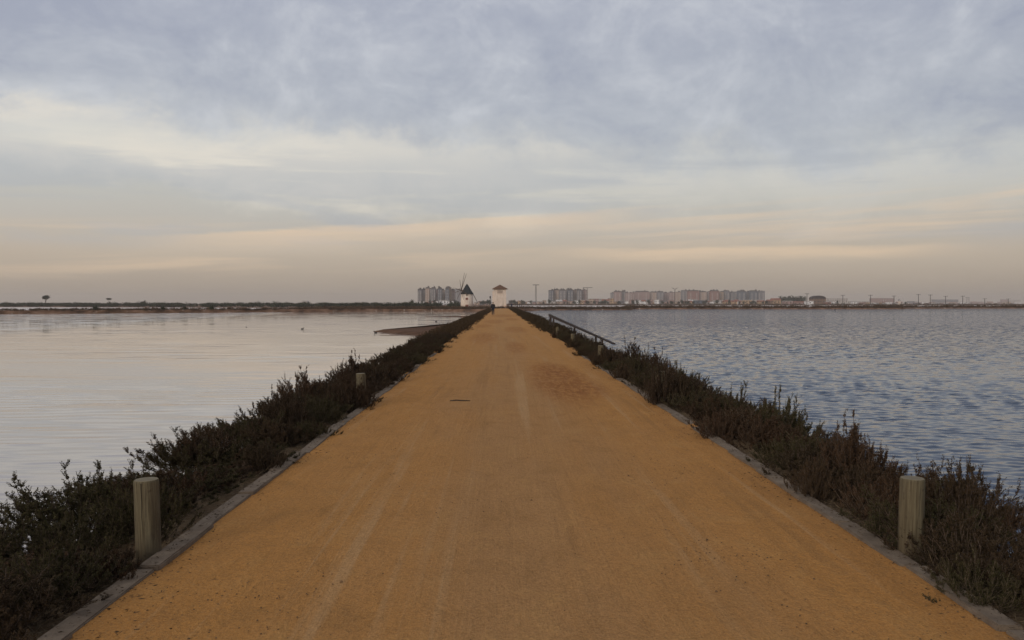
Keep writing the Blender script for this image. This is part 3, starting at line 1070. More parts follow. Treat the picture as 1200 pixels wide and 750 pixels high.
sparm = simple('mill_spar_wood', (0.10, 0.07, 0.05), 0.3, 3, 0.85)

D = 280
root = empty('salt_tower', (at(585.9, D), D, -0.04))
b = MB()
b.box(-2.1, 2.1, -2.1, 2.1, 0, 6.35, None, 0.95)
b.box(-2.45, -1.9, -1.6, 1.6, 0, 5.62)
b.build('wall', limem, root)
b = MB()
i = len(b.v)
for s_, zz in ((2.52, 6.24), (2.52, 6.40), (0.02, 7.78)):
    b.v += [(-s_, -s_, zz), (s_, -s_, zz), (s_, s_, zz), (-s_, s_, zz)]
b.f += [(3, 2, 1, 0), (8, 9, 10, 11)]
for k in (0, 4):
    for j in range(4):
        j2 = (j + 1) % 4
        b.f.append((k + j, k + j2, k + 4 + j2, k + 4 + j))
b.build('roof', tilem, root)
b = MB()
b.box(-0.85, 0.85, -2.08, -1.95, 4.92, 6.0)
win = b.build('louvre_window', simple('window_shade', (0.30, 0.22, 0.17), 0.2, 3), root)
b = MB()
for q in range(5):
    b.box(-0.9, 0.9, -2.15, -2.085, 4.94 + q * 0.23, 5.02 + q * 0.23)
b.build('slat', limem, win)
b = MB()
b.box(1.35, 2.05, -2.75, -2.12, 0, 0.95)
b.build('buttress', simple('buttress_plaster', (0.62, 0.42, 0.30), 0.15, 2), root)
tag(root, 'square whitewashed tower with a brown pyramid roof at the end of the track', 'tower')

D = 320
mx = at(547.3, D)
root = empty('windmill', (mx, D, -0.04))
b = MB()
b.lathe([(2.42, 0), (2.36, 1.5), (2.18, 5.15)], 28)
b.build('tower_wall', limem, root, True)
b = MB()
b.lathe([(2.42, 5.1), (2.50, 5.22), (1.55, 6.6), (0.55, 8.35), (0.22, 8.75), (0.02, 8.95)], 28)
b.build('cone_roof', slatem, root)
b = MB()
b.box(-0.38, 0.38, -2.42, -2.15, 3.0, 3.75)
b.build('window', redm, root)
b = MB()
b.box(-0.22, 0.22, -2.36, -2.15, 4.55, 5.0)
b.build('window', darkm, root)
b = MB()
b.box(-0.5, 0.62, -2.52, -2.2, 0.0, 1.15)
b.build('door', redm, root)
# wind shaft and sail arms
ax = Vector((-0.80, -0.60, 0.10)).normalized()
hub = Vector((at(541.4, D - 2) - mx, -1.6, zat(340.0, D - 2)))
b = MB()
b.tube([hub - ax * 2.0, hub + ax * 0.6], 0.14, 8)
b.tube([hub + ax * 0.6, hub + ax * 2.6], [0.08, 0.05], 6)
b.build('wind_shaft', sparm, root)
b = MB()
b.lathe([(0.05, -0.2), (0.32, -0.15), (0.32, 0.15), (0.05, 0.2)], 10)
hb = b.build('sail_hub', sparm, root)
hb.location = hub + ax * 0.3
hb.rotation_euler = ax.to_track_quat('Z', 'Y').to_euler()
e1 = ax.cross(Vector((0, 0, 1))).normalized()      # horizontal in the sail plane
if e1.x < 0:
    e1 = -e1
e2 = e1.cross(ax)
if e2.z < 0:
    e2 = -e2
for k, ang in enumerate((68, 80, 112, 170, 192, 235, 300, 340)):
    a = R(ang)
    dv = e1 * math.cos(a) + e2 * math.sin(a)
    L_ = 6.6 if k < 2 else (5.6 if k == 3 else 4.2)
    b = MB()
    b.tube([hub + ax * 0.3, hub + ax * 0.3 + dv * L_], [0.11, 0.055], 6)
    arm = b.build('sail_arm', sparm, root)
b = MB()
b.tube([(2.0, 0.6, 5.6), (3.95, 1.0, 1.9)], [0.13, 0.10], 6)
b.tube([(2.2, 0.6, 5.2), (3.3, 1.0, 3.1)], [0.09, 0.09], 6)
b.build('tail_pole', sparm, root)
tag(root, 'round white windmill with a dark cone roof and bare sail arms', 'windmill')

# lamp beside the tower
root = empty('street_lamp', (at(574.5, 300), 300, -0.04))
b = MB()
b.tube([(0, 0, 0), (0, 0, 3.2)], 0.06, 6)
b.build('pole', ironm, root)
b = MB()
b.lathe([(0.06, 3.2), (0.22, 3.45), (0.26, 3.9), (0.3, 3.95), (0.05, 4.3)], 8)
b.build('lantern', ironm, root)
tag(root, 'dark lantern on a thin pole left of the square tower', 'street lamp')

# ------------------------------------------------------------------ people
skinm = simple('skin', (0.42, 0.26, 0.19), 0.1, 4, 0.6)
jack = simple('black_jacket', (0.022, 0.020, 0.022), 0.3, 6, 0.85)
jeans = simple('dark_blue_trousers', (0.016, 0.019, 0.028), 0.3, 6, 0.85)
bluej = simple('navy_jacket', (0.035, 0.048, 0.085), 0.3, 6, 0.85)
hairm = simple('dark_hair', (0.02, 0.015, 0.012), 0.3, 20, 0.7)
shoem = simple('dark_shoes', (0.03, 0.028, 0.026), 0.2, 10, 0.7)


def skin_obj(name, J, E, rad, m, parent, root_i=0, sub=2):
    me = bpy.data.meshes.new(name)
    me.from_pydata([Vector(j) for j in J], E, [])
    o = link(name, me, m, parent)
    sk = o.modifiers.new('skin', 'SKIN')
    sk.use_smooth_shade = True
    for i, r_ in enumerate(rad):
        sv = me.skin_vertices[0].data[i]
        sv.radius = r_ if isinstance(r_, tuple) else (r_, r_)
        sv.use_root = (i == root_i)
    s = o.modifiers.new('sub', 'SUBSURF')
    s.levels = s.render_levels = sub
    return o


def person(loc, rz, jm, tm, label, stride=0.16):
    root = empty('person', loc, rz)
    s = stride          # facing +Y
    legs = {'hl': (-0.09, 0, 0.92), 'kl': (-0.10, s * 0.75, 0.50), 'al': (-0.10, s * 0.9, 0.09), 'tl': (-0.10, s * 0.9 + 0.16, 0.04),
            'hr': (0.09, 0, 0.92), 'kr': (0.10, -s * 0.1, 0.49), 'ar': (0.10, -s * 1.25, 0.12), 'tr': (0.10, -s * 1.25 + 0.15, 0.03)}
    arms = {'sl': (-0.19, 0, 1.42), 'el': (-0.25, -0.09, 1.15), 'wl': (-0.24, 0.02, 0.93), 'sr': (0.19, 0, 1.42), 'er': (0.25, -0.02, 1.14), 'wr': (0.24, 0.14, 0.94)}
    J = [(0, 0, 0.95), (0, 0.005, 1.15), (0, 0, 1.36), (0, 0.005, 1.48), (0, 0.015, 1.55), (0, 0.03, 1.63), (0, 0.025, 1.72)]
    E = [(0, 1), (1, 2), (2, 3), (3, 4), (4, 5), (5, 6)]
    rad = [(0.15, 0.11), (0.13, 0.10), (0.16, 0.11), (0.065, 0.065), (0.058, 0.06), (0.075, 0.092), (0.055, 0.07)]
    def add(p, r_, par):
        J.append(p); rad.append(r_); E.append((par, len(J) - 1)); return len(J) - 1
    for q in 'lr':
        i = add(legs['h' + q], 0.088, 0); i = add(legs['k' + q], 0.058, i); i = add(legs['a' + q], 0.038, i); add(legs['t' + q], 0.032, i)
        i = add(arms['s' + q], 0.056, 2); i = add(arms['e' + q], 0.042, i); i = add(arms['w' + q], 0.029, i)
        wv = Vector(arms['w' + q])
        hnd = i
        add(tuple(wv + Vector((0, 0.015, -0.09))), 0.028, hnd)
    skin_obj('body', J, E, rad, skinm, root)
    # fingers
    for q, sg in (('l', -1), ('r', 1)):
        wv = Vector(arms['w' + q])
        for k in range(4):
            b = MB()
            p0 = wv + Vector((0, 0.045 - 0.02 * k, -0.10))
            b.tube([p0, p0 + Vector((-sg * 0.006, 0.004, -0.035)), p0 + Vector((-sg * 0.02, 0.01, -0.065 - 0.006 * (k in (1, 2))))], [0.009, 0.008, 0.006], 6)
            b.build('finger', skinm, root, True)
        b = MB()
        p0 = wv + Vector((0, 0.035, -0.05))
        b.tube([p0, p0 + Vector((-sg * 0.01, 0.03, -0.03)), p0 + Vector((-sg * 0.015, 0.035, -0.06))], [0.011, 0.009, 0.007], 6)
        b.build('thumb', skinm, root, True)
    JJ = [(0, 0, 0.86), (0, 0.005, 1.12), (0, 0, 1.36), (0, 0.005, 1.50), arms['sl'], arms['el'], arms['wl'], arms['sr'], arms['er'], arms['wr']]
    skin_obj('jacket', JJ, [(0, 1), (1, 2), (2, 3), (2, 4), (4, 5), (5, 6), (2, 7), (7, 8), (8, 9)],
             [(0.20, 0.145), (0.185, 0.14), (0.19, 0.135), (0.085, 0.085), 0.085, 0.065, 0.05, 0.085, 0.065, 0.05], jm, root)
    JJ = [(0, 0, 0.96), legs['hl'], legs['kl'], legs['al'], legs['hr'], legs['kr'], legs['ar']]
    skin_obj('trousers', JJ, [(0, 1), (1, 2), (2, 3), (0, 4), (4, 5), (5, 6)], [(0.165, 0.125), 0.108, 0.08, 0.062, 0.108, 0.08, 0.062], tm, root)
    for q in 'lr':
        skin_obj('shoe', [legs['a' + q], tuple(Vector(legs['a' + q]) + Vector((0, 0.06, -0.05))), legs['t' + q]], [(0, 1), (1, 2)], [0.05, 0.045, 0.038], shoem, root)
    skin_obj('hair', [(0, -0.005, 1.60), (0, 0.005, 1.69), (0, 0.03, 1.755)], [(0, 1), (1, 2)], [(0.075, 0.07), (0.082, 0.092), (0.06, 0.065)], hairm, root)
    # face
    b = MB()
    b.tube([(0, 0.11, 1.665), (0, 0.142, 1.632), (0, 0.118, 1.622)], [0.010, 0.016, 0.012], 6)
    b.build('nose', skinm, root, True)
    for sg in (-1, 1):
        b = MB()
        b.lathe([(0.002, 1.649), (0.011, 1.654), (0.011, 1.662), (0.002, 1.667)], 8, (sg * 0.032, 0.112))
        b.build('eye', darkm, root, True)
        b = MB()
        b.tube([(sg * 0.075, 0.02, 1.67), (sg * 0.088, 0.01, 1.645), (sg * 0.078, 0.02, 1.615)], [0.012, 0.016, 0.010], 6)
        b.build('ear', skinm, root, True)
    b = MB()
    b.tube([(-0.024, 0.108, 1.592), (0, 0.117, 1.590), (0.024, 0.108, 1.592)], [0.005, 0.007, 0.005], 6)
    b.build('mouth', redm, root, True)
    tag(root, label, 'person')
    return root


person((at(577.8, 114), 114, 0.008), 0.05, jack, jeans, 'person in black jacket and dark trousers walking away along the track')
person((at(599.4, 275), 274, 0.0), 0.4, bluej, jeans, 'tiny far person in blue standing right of the square tower', 0.05)

# ------------------------------------------------------------------ waterbirds
birdm = simple('dark_plumage', (0.05, 0.045, 0.04), 0.4, 9, 0.8)
whitem = simple('pale_plumage', (0.55, 0.50, 0.47), 0.2, 9, 0.8)
billm = simple('dark_bill', (0.03, 0.025, 0.02), 0.2, 9, 0.6)


def bird_proto(m):
    root = empty('waterbird')
    b = MB()
    b.tube([(-0.24, 0, 0.13), (-0.16, 0, 0.10), (-0.02, 0, 0.085), (0.12, 0, 0.10), (0.17, 0, 0.16), (0.18, 0, 0.24), (0.20, 0, 0.285), (0.235, 0, 0.29), (0.26, 0, 0.285)],
           [0.012, 0.05, 0.095, 0.075, 0.042, 0.030, 0.036, 0.036, 0.016], 10)
    b.build('body', m, root, True)
    b = MB()
    b.tube([(0.255, 0, 0.285), (0.32, 0, 0.272)], [0.014, 0.006], 6)
    b.build('bill', billm, root)
    return root


bp = [bird_proto(birdm), bird_proto(whitem)]
first = [True, True]
for px, py, k, sc_, rz, lab in ((355, 385.5, 0, 0.58, 0.3, 'dark waterbird floating alone far out on the calm water'),
                                (290, 383.5, 0, 0.37, 2.6, 'smallest dark waterbird, leftmost on the calm water'),
                                (440.5, 390.0, 0, 0.61, 2.9, 'dark waterbird floating off the tip of the mud spit'),
                                (451, 388.5, 1, 0.61, 0.2, 'pale waterbird beside the tip of the mud spit'),
                                (511, 377.0, 0, 0.68, 0.6, 'dark waterbird behind the mud spit close to the shrubs'),
                                (876, 384.5, 1, 0.61, 3.0, 'pale seabird sitting on the rippled water on the right')):
    d = 2300 / (py - 355.5)
    if first[k]:
        o = bp[k]; first[k] = False
    else:
        o = copy_tree(bp[k])
    o.location = (at(px, d), d, WZ - 0.03)
    o.scale = (sc_, sc_, sc_)
    o.rotation_euler.z = rz
    tag(o, lab, 'bird', 'birds on the lagoons')

b = MB()
b.tube([(0, 0, -0.9), (0.02, 0, 0.35)], [0.09, 0.07], 8)
b.box(-0.16, 0.16, -0.16, 0.16, 0.35, 0.6)
tag(b.build('marker_stake', ironm, None, False, (at(980.5, 262), 262, WZ)), 'dark marker stake standing alone in the rippled water', 'stake')

# ------------------------------------------------------------------ trees and scrub far away
def crown_quads(rng, n, c, rad, size, lumps=7):
    cen = nrmz(rng.normal(size=(lumps, 3))) * rng.uniform(0.25, 0.75, (lumps, 1))
    k = rng.integers(0, lumps, n)
    p = cen[k] + rng.normal(0, 0.24, (n, 3))
    P = np.array(c) + p * np.array(rad)
    Dv = rng.normal(size=(n, 3))
    return leaf_quads(P, Dv, rng.uniform(0.7, 1.4, n) * size, rng.uniform(0.5, 1.0, n) * size, rng)


pinem = foliage_mat('pine_scrub_leaf', (0.040, 0.046, 0.028), (0.055, 0.058, 0.034), (0.075, 0.066, 0.046))
marshm = foliage_mat('marsh_scrub_leaf', (0.060, 0.040, 0.026), (0.085, 0.055, 0.034), (0.13, 0.085, 0.055))
olivem = foliage_mat('town_tree_leaf', (0.055, 0.060, 0.042), (0.075, 0.078, 0.055), (0.10, 0.09, 0.07))


def make_tree(seed, h, cr, cz, n, size, leaf, trunk_r=0.22, lumps=8):
    rng = np.random.default_rng(seed)
    root = empty('tree')
    b = MB()
    b.tube([(0, 0, -0.2), (0.05, 0, h * 0.3), (-0.05, 0.1, h * 0.62)], [trunk_r, trunk_r * 0.75, trunk_r * 0.45], 8)
    for q in range(5):
        a = q * 1.256 + seed
        b.tube([(0.02, 0, h * (0.28 + 0.05 * q)), (cr * 0.35 * math.cos(a), cr * 0.35 * math.sin(a), h * 0.58), (cr * 0.7 * math.cos(a), cr * 0.7 * math.sin(a), h * 0.72)],
               [trunk_r * 0.45, trunk_r * 0.3, trunk_r * 0.1], 5)
    b.build('trunk', stemm, root)
    q = crown_quads(rng, n, (0, 0, h - cz * 0.95), (cr, cr, cz), size, lumps)
    link('crown', quads_mesh('crown', q), leaf, root)
    return root


tr = make_tree(3, 7.9, 2.0, 1.8, 1100, 0.55, pinem)
tr.name = 'umbrella_tree'
tr.location = (at(57.5, 575), 575, -0.4)
tag(tr, 'lone round-headed tree rising above the dark scrub belt, the larger of two', 'tree')
tr = make_tree(5, 5.6, 1.6, 0.7, 300, 0.45, pinem, 0.12)
tr.name = 'umbrella_tree'
tr.location = (at(130.5, 560), 560, -0.4)
tag(tr, 'tiny flat-topped tree above the scrub belt, the smaller of two', 'tree')

# dark scrub belt behind the white salt pan
rng = np.random.default_rng(21)
line = [(-480, 600), (-420, 566), (-250, 496), (-150, 450), (-58, 406), (-22, 436)]
Q = []
for (ax_, ay_), (bx_, by_) in zip(line[:-1], line[1:]):
    Ls = math.hypot(bx_ - ax_, by_ - ay_)
    for i in range(int(Ls / 1.15)):
        f = rng.uniform()
        cx, cy = ax_ + (bx_ - ax_) * f, ay_ + (by_ - ay_) * f + rng.uniform(4, 22)
        hgt = rng.uniform(2.6, 3.1) * (1 + 0.2 * (rng.uniform() < 0.04)) * (0.96 + 0.04 * math.sin(cx * 0.08))
        Q.append(crown_quads(rng, 190, (cx, cy, -0.45 + hgt * 0.46), (3.0, 2.3, hgt * 0.42), 0.55, 9))
o = link('scrub_belt', quads_mesh('scrub_belt', np.concatenate(Q)), pinem)
tag(o, 'dark green belt of low pine scrub along the left horizon', 'scrub', None, 'stuff')

# low marsh scrub on the dike, the mill shore, the right shore
Q = []
def scatter(n, f, hmin, hmax, w, size, nq):
    for i in range(n):
        cx, cy, z0 = f()
        h = rng.uniform(hmin, hmax)
        Q.append(crown_quads(rng, nq, (cx, cy, z0 + h * 0.4), (w, w, h * 0.5), size, 5))
nx_, ny_ = -0.675, 0.738
def dike():
    f = rng.uniform()
    o_ = rng.uniform(0.5, 9)
    return (sx + (-30 - sx) * f + nx_ * o_, sy + (250 - sy) * f + ny_ * o_, 0.0)
scatter(480, dike, 0.25, 0.65, 1.0, 0.24, 60)
scatter(620, lambda: (rng.uniform(-58, 9), rng.uniform(252, 300) + 6, -0.05), 0.3, 1.0, 1.0, 0.25, 45)
scatter(420, lambda: (rng.uniform(9, 46), rng.uniform(289, 308), -0.35), 0.5, 1.35, 0.9, 0.22, 45)
def rs():
    f = rng.uniform() ** 1.3
    xx = 50 + 600 * f
    return (xx, (336 if xx < 160 else 364 + (xx - 166) * 0.155) + rng.uniform(0, 12), -0.2)
scatter(420, lambda: (rng.uniform(-60, -6), 249 + rng.uniform(0, 9) + max(0, -20 - 0) * 0, -0.05), 0.25, 0.9, 1.0, 0.25, 60)
scatter(800, lambda: (8 + 760 * rng.uniform() ** 1.2, rng.uniform(880, 915) + 8, -0.3), 1.0, 2.6, 3.0, 0.7, 40)
scatter(2000, rs, 0.45, 1.35, 1.5, 0.36, 44)
o = link('marsh_scrub', quads_mesh('marsh_scrub', np.concatenate(Q)), marshm)
tag(o, 'low brown marsh scrub covering the far dike and shores', 'scrub', None, 'stuff')

# bushes on the dike that stand out
bproto = None
for px, d, h, lab in ((105, 187, 0.95, 'round dark bush standing up from the dike, nearest to the left edge'),
                      (185, 196, 0.85, 'dark bush on the dike, second of the row of dark bushes'),
                      (211, 199, 0.8, 'dark bush on the dike, in the middle of the row of bushes'),
                      (243, 203, 0.9, 'dark bush on the dike with a pale patch behind it'),
                      (168, 575, 3.7, 'hump of taller dark shrub rising out of the scrub belt')):
    if bproto is None:
        bproto = empty('dike_bush')
        rg = np.random.default_rng(8)
        link('foliage', quads_mesh('foliage', crown_quads(rg, 420, (0, 0, 0.5), (0.85, 0.7, 0.48), 0.2, 8)), pinem, bproto)
        b = MB()
        b.tube([(0, 0, -0.1), (0.03, 0, 0.5)], [0.05, 0.02], 6)
        b.build('stems', stemm, bproto)
        o = bproto
    else:
        o = copy_tree(bproto)
    o.location = (at(px, d), d + 4, 0.05 if d < 300 else -0.4)
    o.scale = (h, h, h)
    tag(o, lab, 'bush')

# ------------------------------------------------------------------ far town
def facade(name, wall, win, fx=3.2, fz=3.0, amt=0.75):
    m, t = mat(name)
    v = t.obj()
    x, y, z = t.xyz(v)
    s = t.m('ADD', x, y)
    a = t.m('LESS_THAN', t.m('FRACT', t.m('DIVIDE', s, fx)), 0.46)
    b = t.m('LESS_THAN', t.m('FRACT', t.m('DIVIDE', z, fz)), 0.55)
    w = t.m('MULTIPLY', t.m('MULTIPLY', a, b), amt)
    n = t.noise(v, 0.15, 4, 0.6)
    c = t.mix(t.rmap(n, 0.3, 0.7), tuple(q * 0.85 for q in wall), tuple(q * 1.12 for q in wall))
    t.out(t.mix(w, c, win), 0.85, None, 0.2)
    return m


F = {
    'sand': facade('sand_facade', (0.44, 0.32, 0.245), (0.12, 0.09, 0.08)),
    'grey': facade('grey_facade', (0.19, 0.175, 0.18), (0.07, 0.07, 0.075)),
    'slate': facade('slate_facade', (0.105, 0.115, 0.14), (0.06, 0.065, 0.075)),
    'rose': facade('rose_facade', (0.34, 0.22, 0.19), (0.10, 0.08, 0.08)),
    'red': facade('red_brick_facade', (0.27, 0.135, 0.105), (0.09, 0.06, 0.06)),
    'pale': facade('pale_facade', (0.46, 0.41, 0.37), (0.12, 0.11, 0.11)),
    'white': facade('white_facade', (0.72, 0.69, 0.66), (0.20, 0.17, 0.16), 3.4, 3.0, 0.6),
    'brown': facade('brown_facade', (0.19, 0.12, 0.082), (0.06, 0.045, 0.04)),
    'ochre': facade('ochre_facade', (0.42, 0.28, 0.17), (0.11, 0.08, 0.07)),
}
capm = simple('dark_parapet', (0.055, 0.042, 0.038), 0.2, 0.3)
balm = simple('balcony_slab', (0.50, 0.45, 0.41), 0.15, 0.5)
redroof = simple('red_tile_roof', (0.24, 0.10, 0.065), 0.3, 0.4)
greyroof = simple('grey_flat_roof', (0.22, 0.20, 0.19), 0.2, 0.4)
GZ = -0.25


def tower_block(px0, px1, ytop, d, fac, label, group, cap=True, depth=13, balc=True):
    wd = (px1 - px0) * d / 1000
    h = zat(ytop, d) - GZ
    root = empty('apartment_block', (at((px0 + px1) / 2, d), d, GZ))
    b = MB()
    ch = 2.6 if cap else 0.9
    H = h - ch
    b.box(-wd / 2, wd / 2, -depth / 2, depth / 2, 0, H)
    b.build('wall', F[fac], root)
    b = MB()
    if cap:
        b.box(-wd / 2 - 0.2, wd / 2 + 0.2, -depth / 2 - 0.2, depth / 2 + 0.2, H + 0.003, H + 0.9)
        b.box(-wd * 0.42, wd * 0.42, -depth * 0.42, depth * 0.42, H + 0.9, h)
    else:
        b.box(-wd / 2 - 0.15, wd / 2 + 0.15, -depth / 2 - 0.15, depth / 2 + 0.15, H + 0.003, h)
    rv = random.Random(int(px0 * 7))
    for _ in range(rv.choice((1, 2, 2, 3))):
        cx = rv.uniform(-0.36, 0.36) * wd
        ww = rv.uniform(0.8, 1.9)
        b.box(cx - ww, cx + ww, -2.0, 2.0, h + 0.003, h + rv.uniform(0.9, 2.6))
    if rv.random() < 0.6:
        cx = rv.uniform(-0.35, 0.35) * wd
        b.box(cx - 0.12, cx + 0.12, 2.3, 2.54, h - 0.1, h + rv.uniform(3, 5.5))
    b.build('roof', capm, root)
    if balc and wd > 6:
        nf = int(H / 3.0)
        bw = min(3.0, wd * 0.28)
        b = MB()
        b.box(-bw / 2, bw / 2, -1.3, 0, -0.1, 0.85)
        first_one = b.build('balcony', balm, root)
        for k in range(2, nf):
            for cx in (-wd * 0.27, wd * 0.27):
                o = first_one
                if not (k == 2 and cx < 0):
                    o = first_one.copy()
                    C.objects.link(o)
                    o.parent = root
                o.location = (cx, -depth / 2 - 0.003, k * 3.0)
    tag(root, label, 'apartment block', group)
    return root


gA = 'tall blocks behind the windmill'
for i, (a, b_, yt, d, f, lab, cap) in enumerate((
        (490, 494.6, 338.4, 1700, 'grey', 'grey tall block at the far end of the group left of the windmill', True),
        (494.8, 498.8, 338.4, 1715, 'pale', 'pale tall block beside the end block of the group left of the windmill', True),
        (499, 503.8, 336.6, 1690, 'sand', 'tall sand block with dark cap, third in the group left of the windmill', True),
        (503.9, 505.6, 338.6, 1725, 'pale', 'narrow pale block squeezed between two dark-capped towers', False),
        (505.8, 510.8, 336.6, 1690, 'grey', 'tall grey block with dark cap in the middle of the group by the windmill', True),
        (511, 513.4, 339.4, 1720, 'rose', 'narrow pinkish block next to the first slate tower', False),
        (513.5, 518, 336.9, 1690, 'slate', 'slate blue tower, the left one of two near the windmill', True),
        (518.1, 522, 339.8, 1720, 'sand', 'sand coloured block between the two slate blue towers', False),
        (522.1, 526.2, 336.9, 1690, 'slate', 'slate blue tower, the right one of two near the windmill', True),
        (526.3, 529, 336.9, 1705, 'ochre', 'narrow tan tower joined to the right slate blue tower', False),
        (529.1, 533.2, 338.8, 1720, 'rose', 'pinkish block behind the windmill sail tips', True),
        (533.5, 541.5, 338.6, 2600, 'grey', 'hazy wide block furthest back behind the windmill sails', False))):
    tower_block(a, b_, yt, d, f, lab, gA, cap)
gB = 'tall blocks beside the tower crane'
for a, b_, yt, d, f, lab, cap in (
        (643, 648.4, 340.0, 1700, 'slate', 'slate grey tower at the left end of the group beside the crane', False),
        (648.6, 655, 338.7, 1710, 'sand', 'sand tower with dark cap, second in the group beside the crane', True),
        (655.2, 662.8, 339.0, 1700, 'grey', 'wide grey tower, third in the group beside the crane', True),
        (663, 665, 339.8, 1720, 'pale', 'narrow pale tower wedged in the group beside the crane', False),
        (665.2, 671.2, 338.7, 1700, 'slate', 'slate tower with dark cap in the middle of the group beside the crane', True),
        (671.4, 676, 339.7, 1715, 'sand', 'plain sand tower right of the middle of the group beside the crane', False),
        (676.2, 681.4, 338.8, 1700, 'grey', 'grey tower with dark cap next to the block that carries the crane', True),
        (681.6, 688, 339.8, 1712, 'rose', 'pinkish tower right under the crane arm', False)):
    tower_block(a, b_, yt, d, f, lab, gB, cap)
gC = 'long row of blocks across the rippled water'
for a, b_, yt, d, f, lab, cap in (
        (716, 719, 343.0, 2150, 'grey', 'low stepped grey block at the left end of the first small cluster', False),
        (719.2, 728, 341.0, 2150, 'rose', 'brownish block, taller half of the small cluster left of the long row', True),
        (728.2, 733, 340.9, 2160, 'grey', 'grey block, right part of the small cluster left of the long row', True),
        (733.2, 736.5, 342.6, 2150, 'rose', 'low pinkish block ending the small cluster left of the long row', False),
        (738, 743.6, 342.6, 2250, 'rose', 'low pinkish block at the left end of the long row', False),
        (744, 761, 340.9, 2230, 'rose', 'widest pinkish block near the left end of the long row', True),
        (762, 770, 341.6, 2240, 'sand', 'sand block behind low white houses in the long row', True),
        (770.3, 777.5, 341.2, 2230, 'grey', 'grey block left of the tall forked pylon in the long row', True),
        (778, 784, 343.0, 2260, 'rose', 'low pinkish block just left of the forked pylon', False),
        (784.3, 790.5, 342.4, 2240, 'rose', 'pinkish block touching the left side of the forked pylon', False),
        (791, 798.6, 342.0, 2240, 'sand', 'sand block just right of the forked pylon', False),
        (799, 806, 340.0, 2180, 'grey', 'grey block at the left end of the red brick part of the row', False),
        (806.2, 819.4, 340.0, 2170, 'red', 'red brick block, left one in the row across the water', True),
        (819.6, 828, 341.2, 2180, 'sand', 'sand fronted block between two red brick blocks', True),
        (828.2, 832, 342.0, 2190, 'pale', 'narrow pale block beside the right red brick block', False),
        (832.2, 842.8, 340.0, 2170, 'red', 'red brick block, right one in the row across the water', True),
        (843, 848, 341.8, 2190, 'ochre', 'tan block where the red brick part of the row ends', False),
        (848.2, 855, 340.2, 2200, 'grey', 'grey block beginning the grey right part of the row', True),
        (855.2, 864.5, 341.8, 2210, 'grey', 'broad low grey block inside the grey part of the row', False),
        (864.8, 874, 340.4, 2190, 'slate', 'slate block with pale balconies in the grey part of the row', True),
        (874.2, 879, 341.6, 2210, 'grey', 'narrow grey block near the right end of the row', False),
        (879.2, 888, 340.2, 2190, 'slate', 'slate block with dark cap, last but one in the row', True),
        (888.2, 896.5, 340.9, 2195, 'grey', 'grey block ending the long row on the right', False)):
    tower_block(a, b_, yt, d, f, lab, gC, cap)


def house(px0, px1, ytop, d, fac, label, group=None, roof='flat', depth=9, roofm=None, name='house'):
    wd = (px1 - px0) * d / 1000
    h = zat(ytop, d) - GZ
    root = empty(name, (at((px0 + px1) / 2, d), d, GZ))
    if roof == 'flat':
        b = MB(); b.box(-wd / 2, wd / 2, -depth / 2, depth / 2, 0, h - 0.4); b.build('wall', F[fac], root)
        b = MB(); b.box(-wd / 2 - 0.15, wd / 2 + 0.15, -depth / 2 - 0.15, depth / 2 + 0.15, h - 0.397, h); b.build('roof', roofm or greyroof, root)
    elif roof == 'arch':
        hw = h * 0.68
        b = MB(); b.box(-wd / 2, wd / 2, -depth / 2, depth / 2, 0, hw); b.build('wall', F[fac], root)
        b = MB()
        n = 12
        for yy in (-depth / 2 - 0.3, depth / 2 + 0.3):
            for k in range(n + 1):
                a = math.pi * k / n
                b.v.append((-(wd / 2 + 0.3) * math.cos(a), yy, hw + 0.003 + (h - hw) * math.sin(a)))
        for k in range(n):
            b.f.append((k, k + 1, n + 2 + k, n + 1 + k))
        b.f.append(tuple(range(n, -1, -1)))
        b.f.append(tuple(range(n + 1, 2 * n + 2)))
        b.build('roof', roofm or redroof, root)
    else:
        hw = h * 0.70
        b = MB(); b.box(-wd / 2, wd / 2, -depth / 2, depth / 2, 0, hw); b.build('wall', F[fac], root)
        b = MB()
        e = 0.4
        b.v = [(-wd / 2 - e, -depth / 2 - e, hw + .003), (wd / 2 + e, -depth / 2 - e, hw + .003), (wd / 2 + e, depth / 2 + e, hw + .003), (-wd / 2 - e, depth / 2 + e, hw + .003), (-wd / 2 - e, 0, h), (wd / 2 + e, 0, h)]
        b.f = [(0, 3, 2, 1), (0, 1, 5, 4), (2, 3, 4, 5), (1, 2, 5), (3, 0, 4)]
        b.build('roof', roofm or redroof, root)
    # openings facing the water
    if wd > 5:
        hw2 = h * (0.6 if roof != 'flat' else 0.85)
        k = max(1, min(6, int(wd / 4)))
        for q in range(k):
            cx = -wd / 2 + wd * (q + 0.5) / k
            b = MB(); b.box(cx - 0.6, cx + 0.6, -depth / 2 - 0.06, -depth / 2 + 0.05, hw2 * 0.5, hw2 * 0.5 + 1.3)
            b.build('window', darkm, root)
    tag(root, label, 'house' if name == 'house' else name.replace('_', ' '), group)
    return root


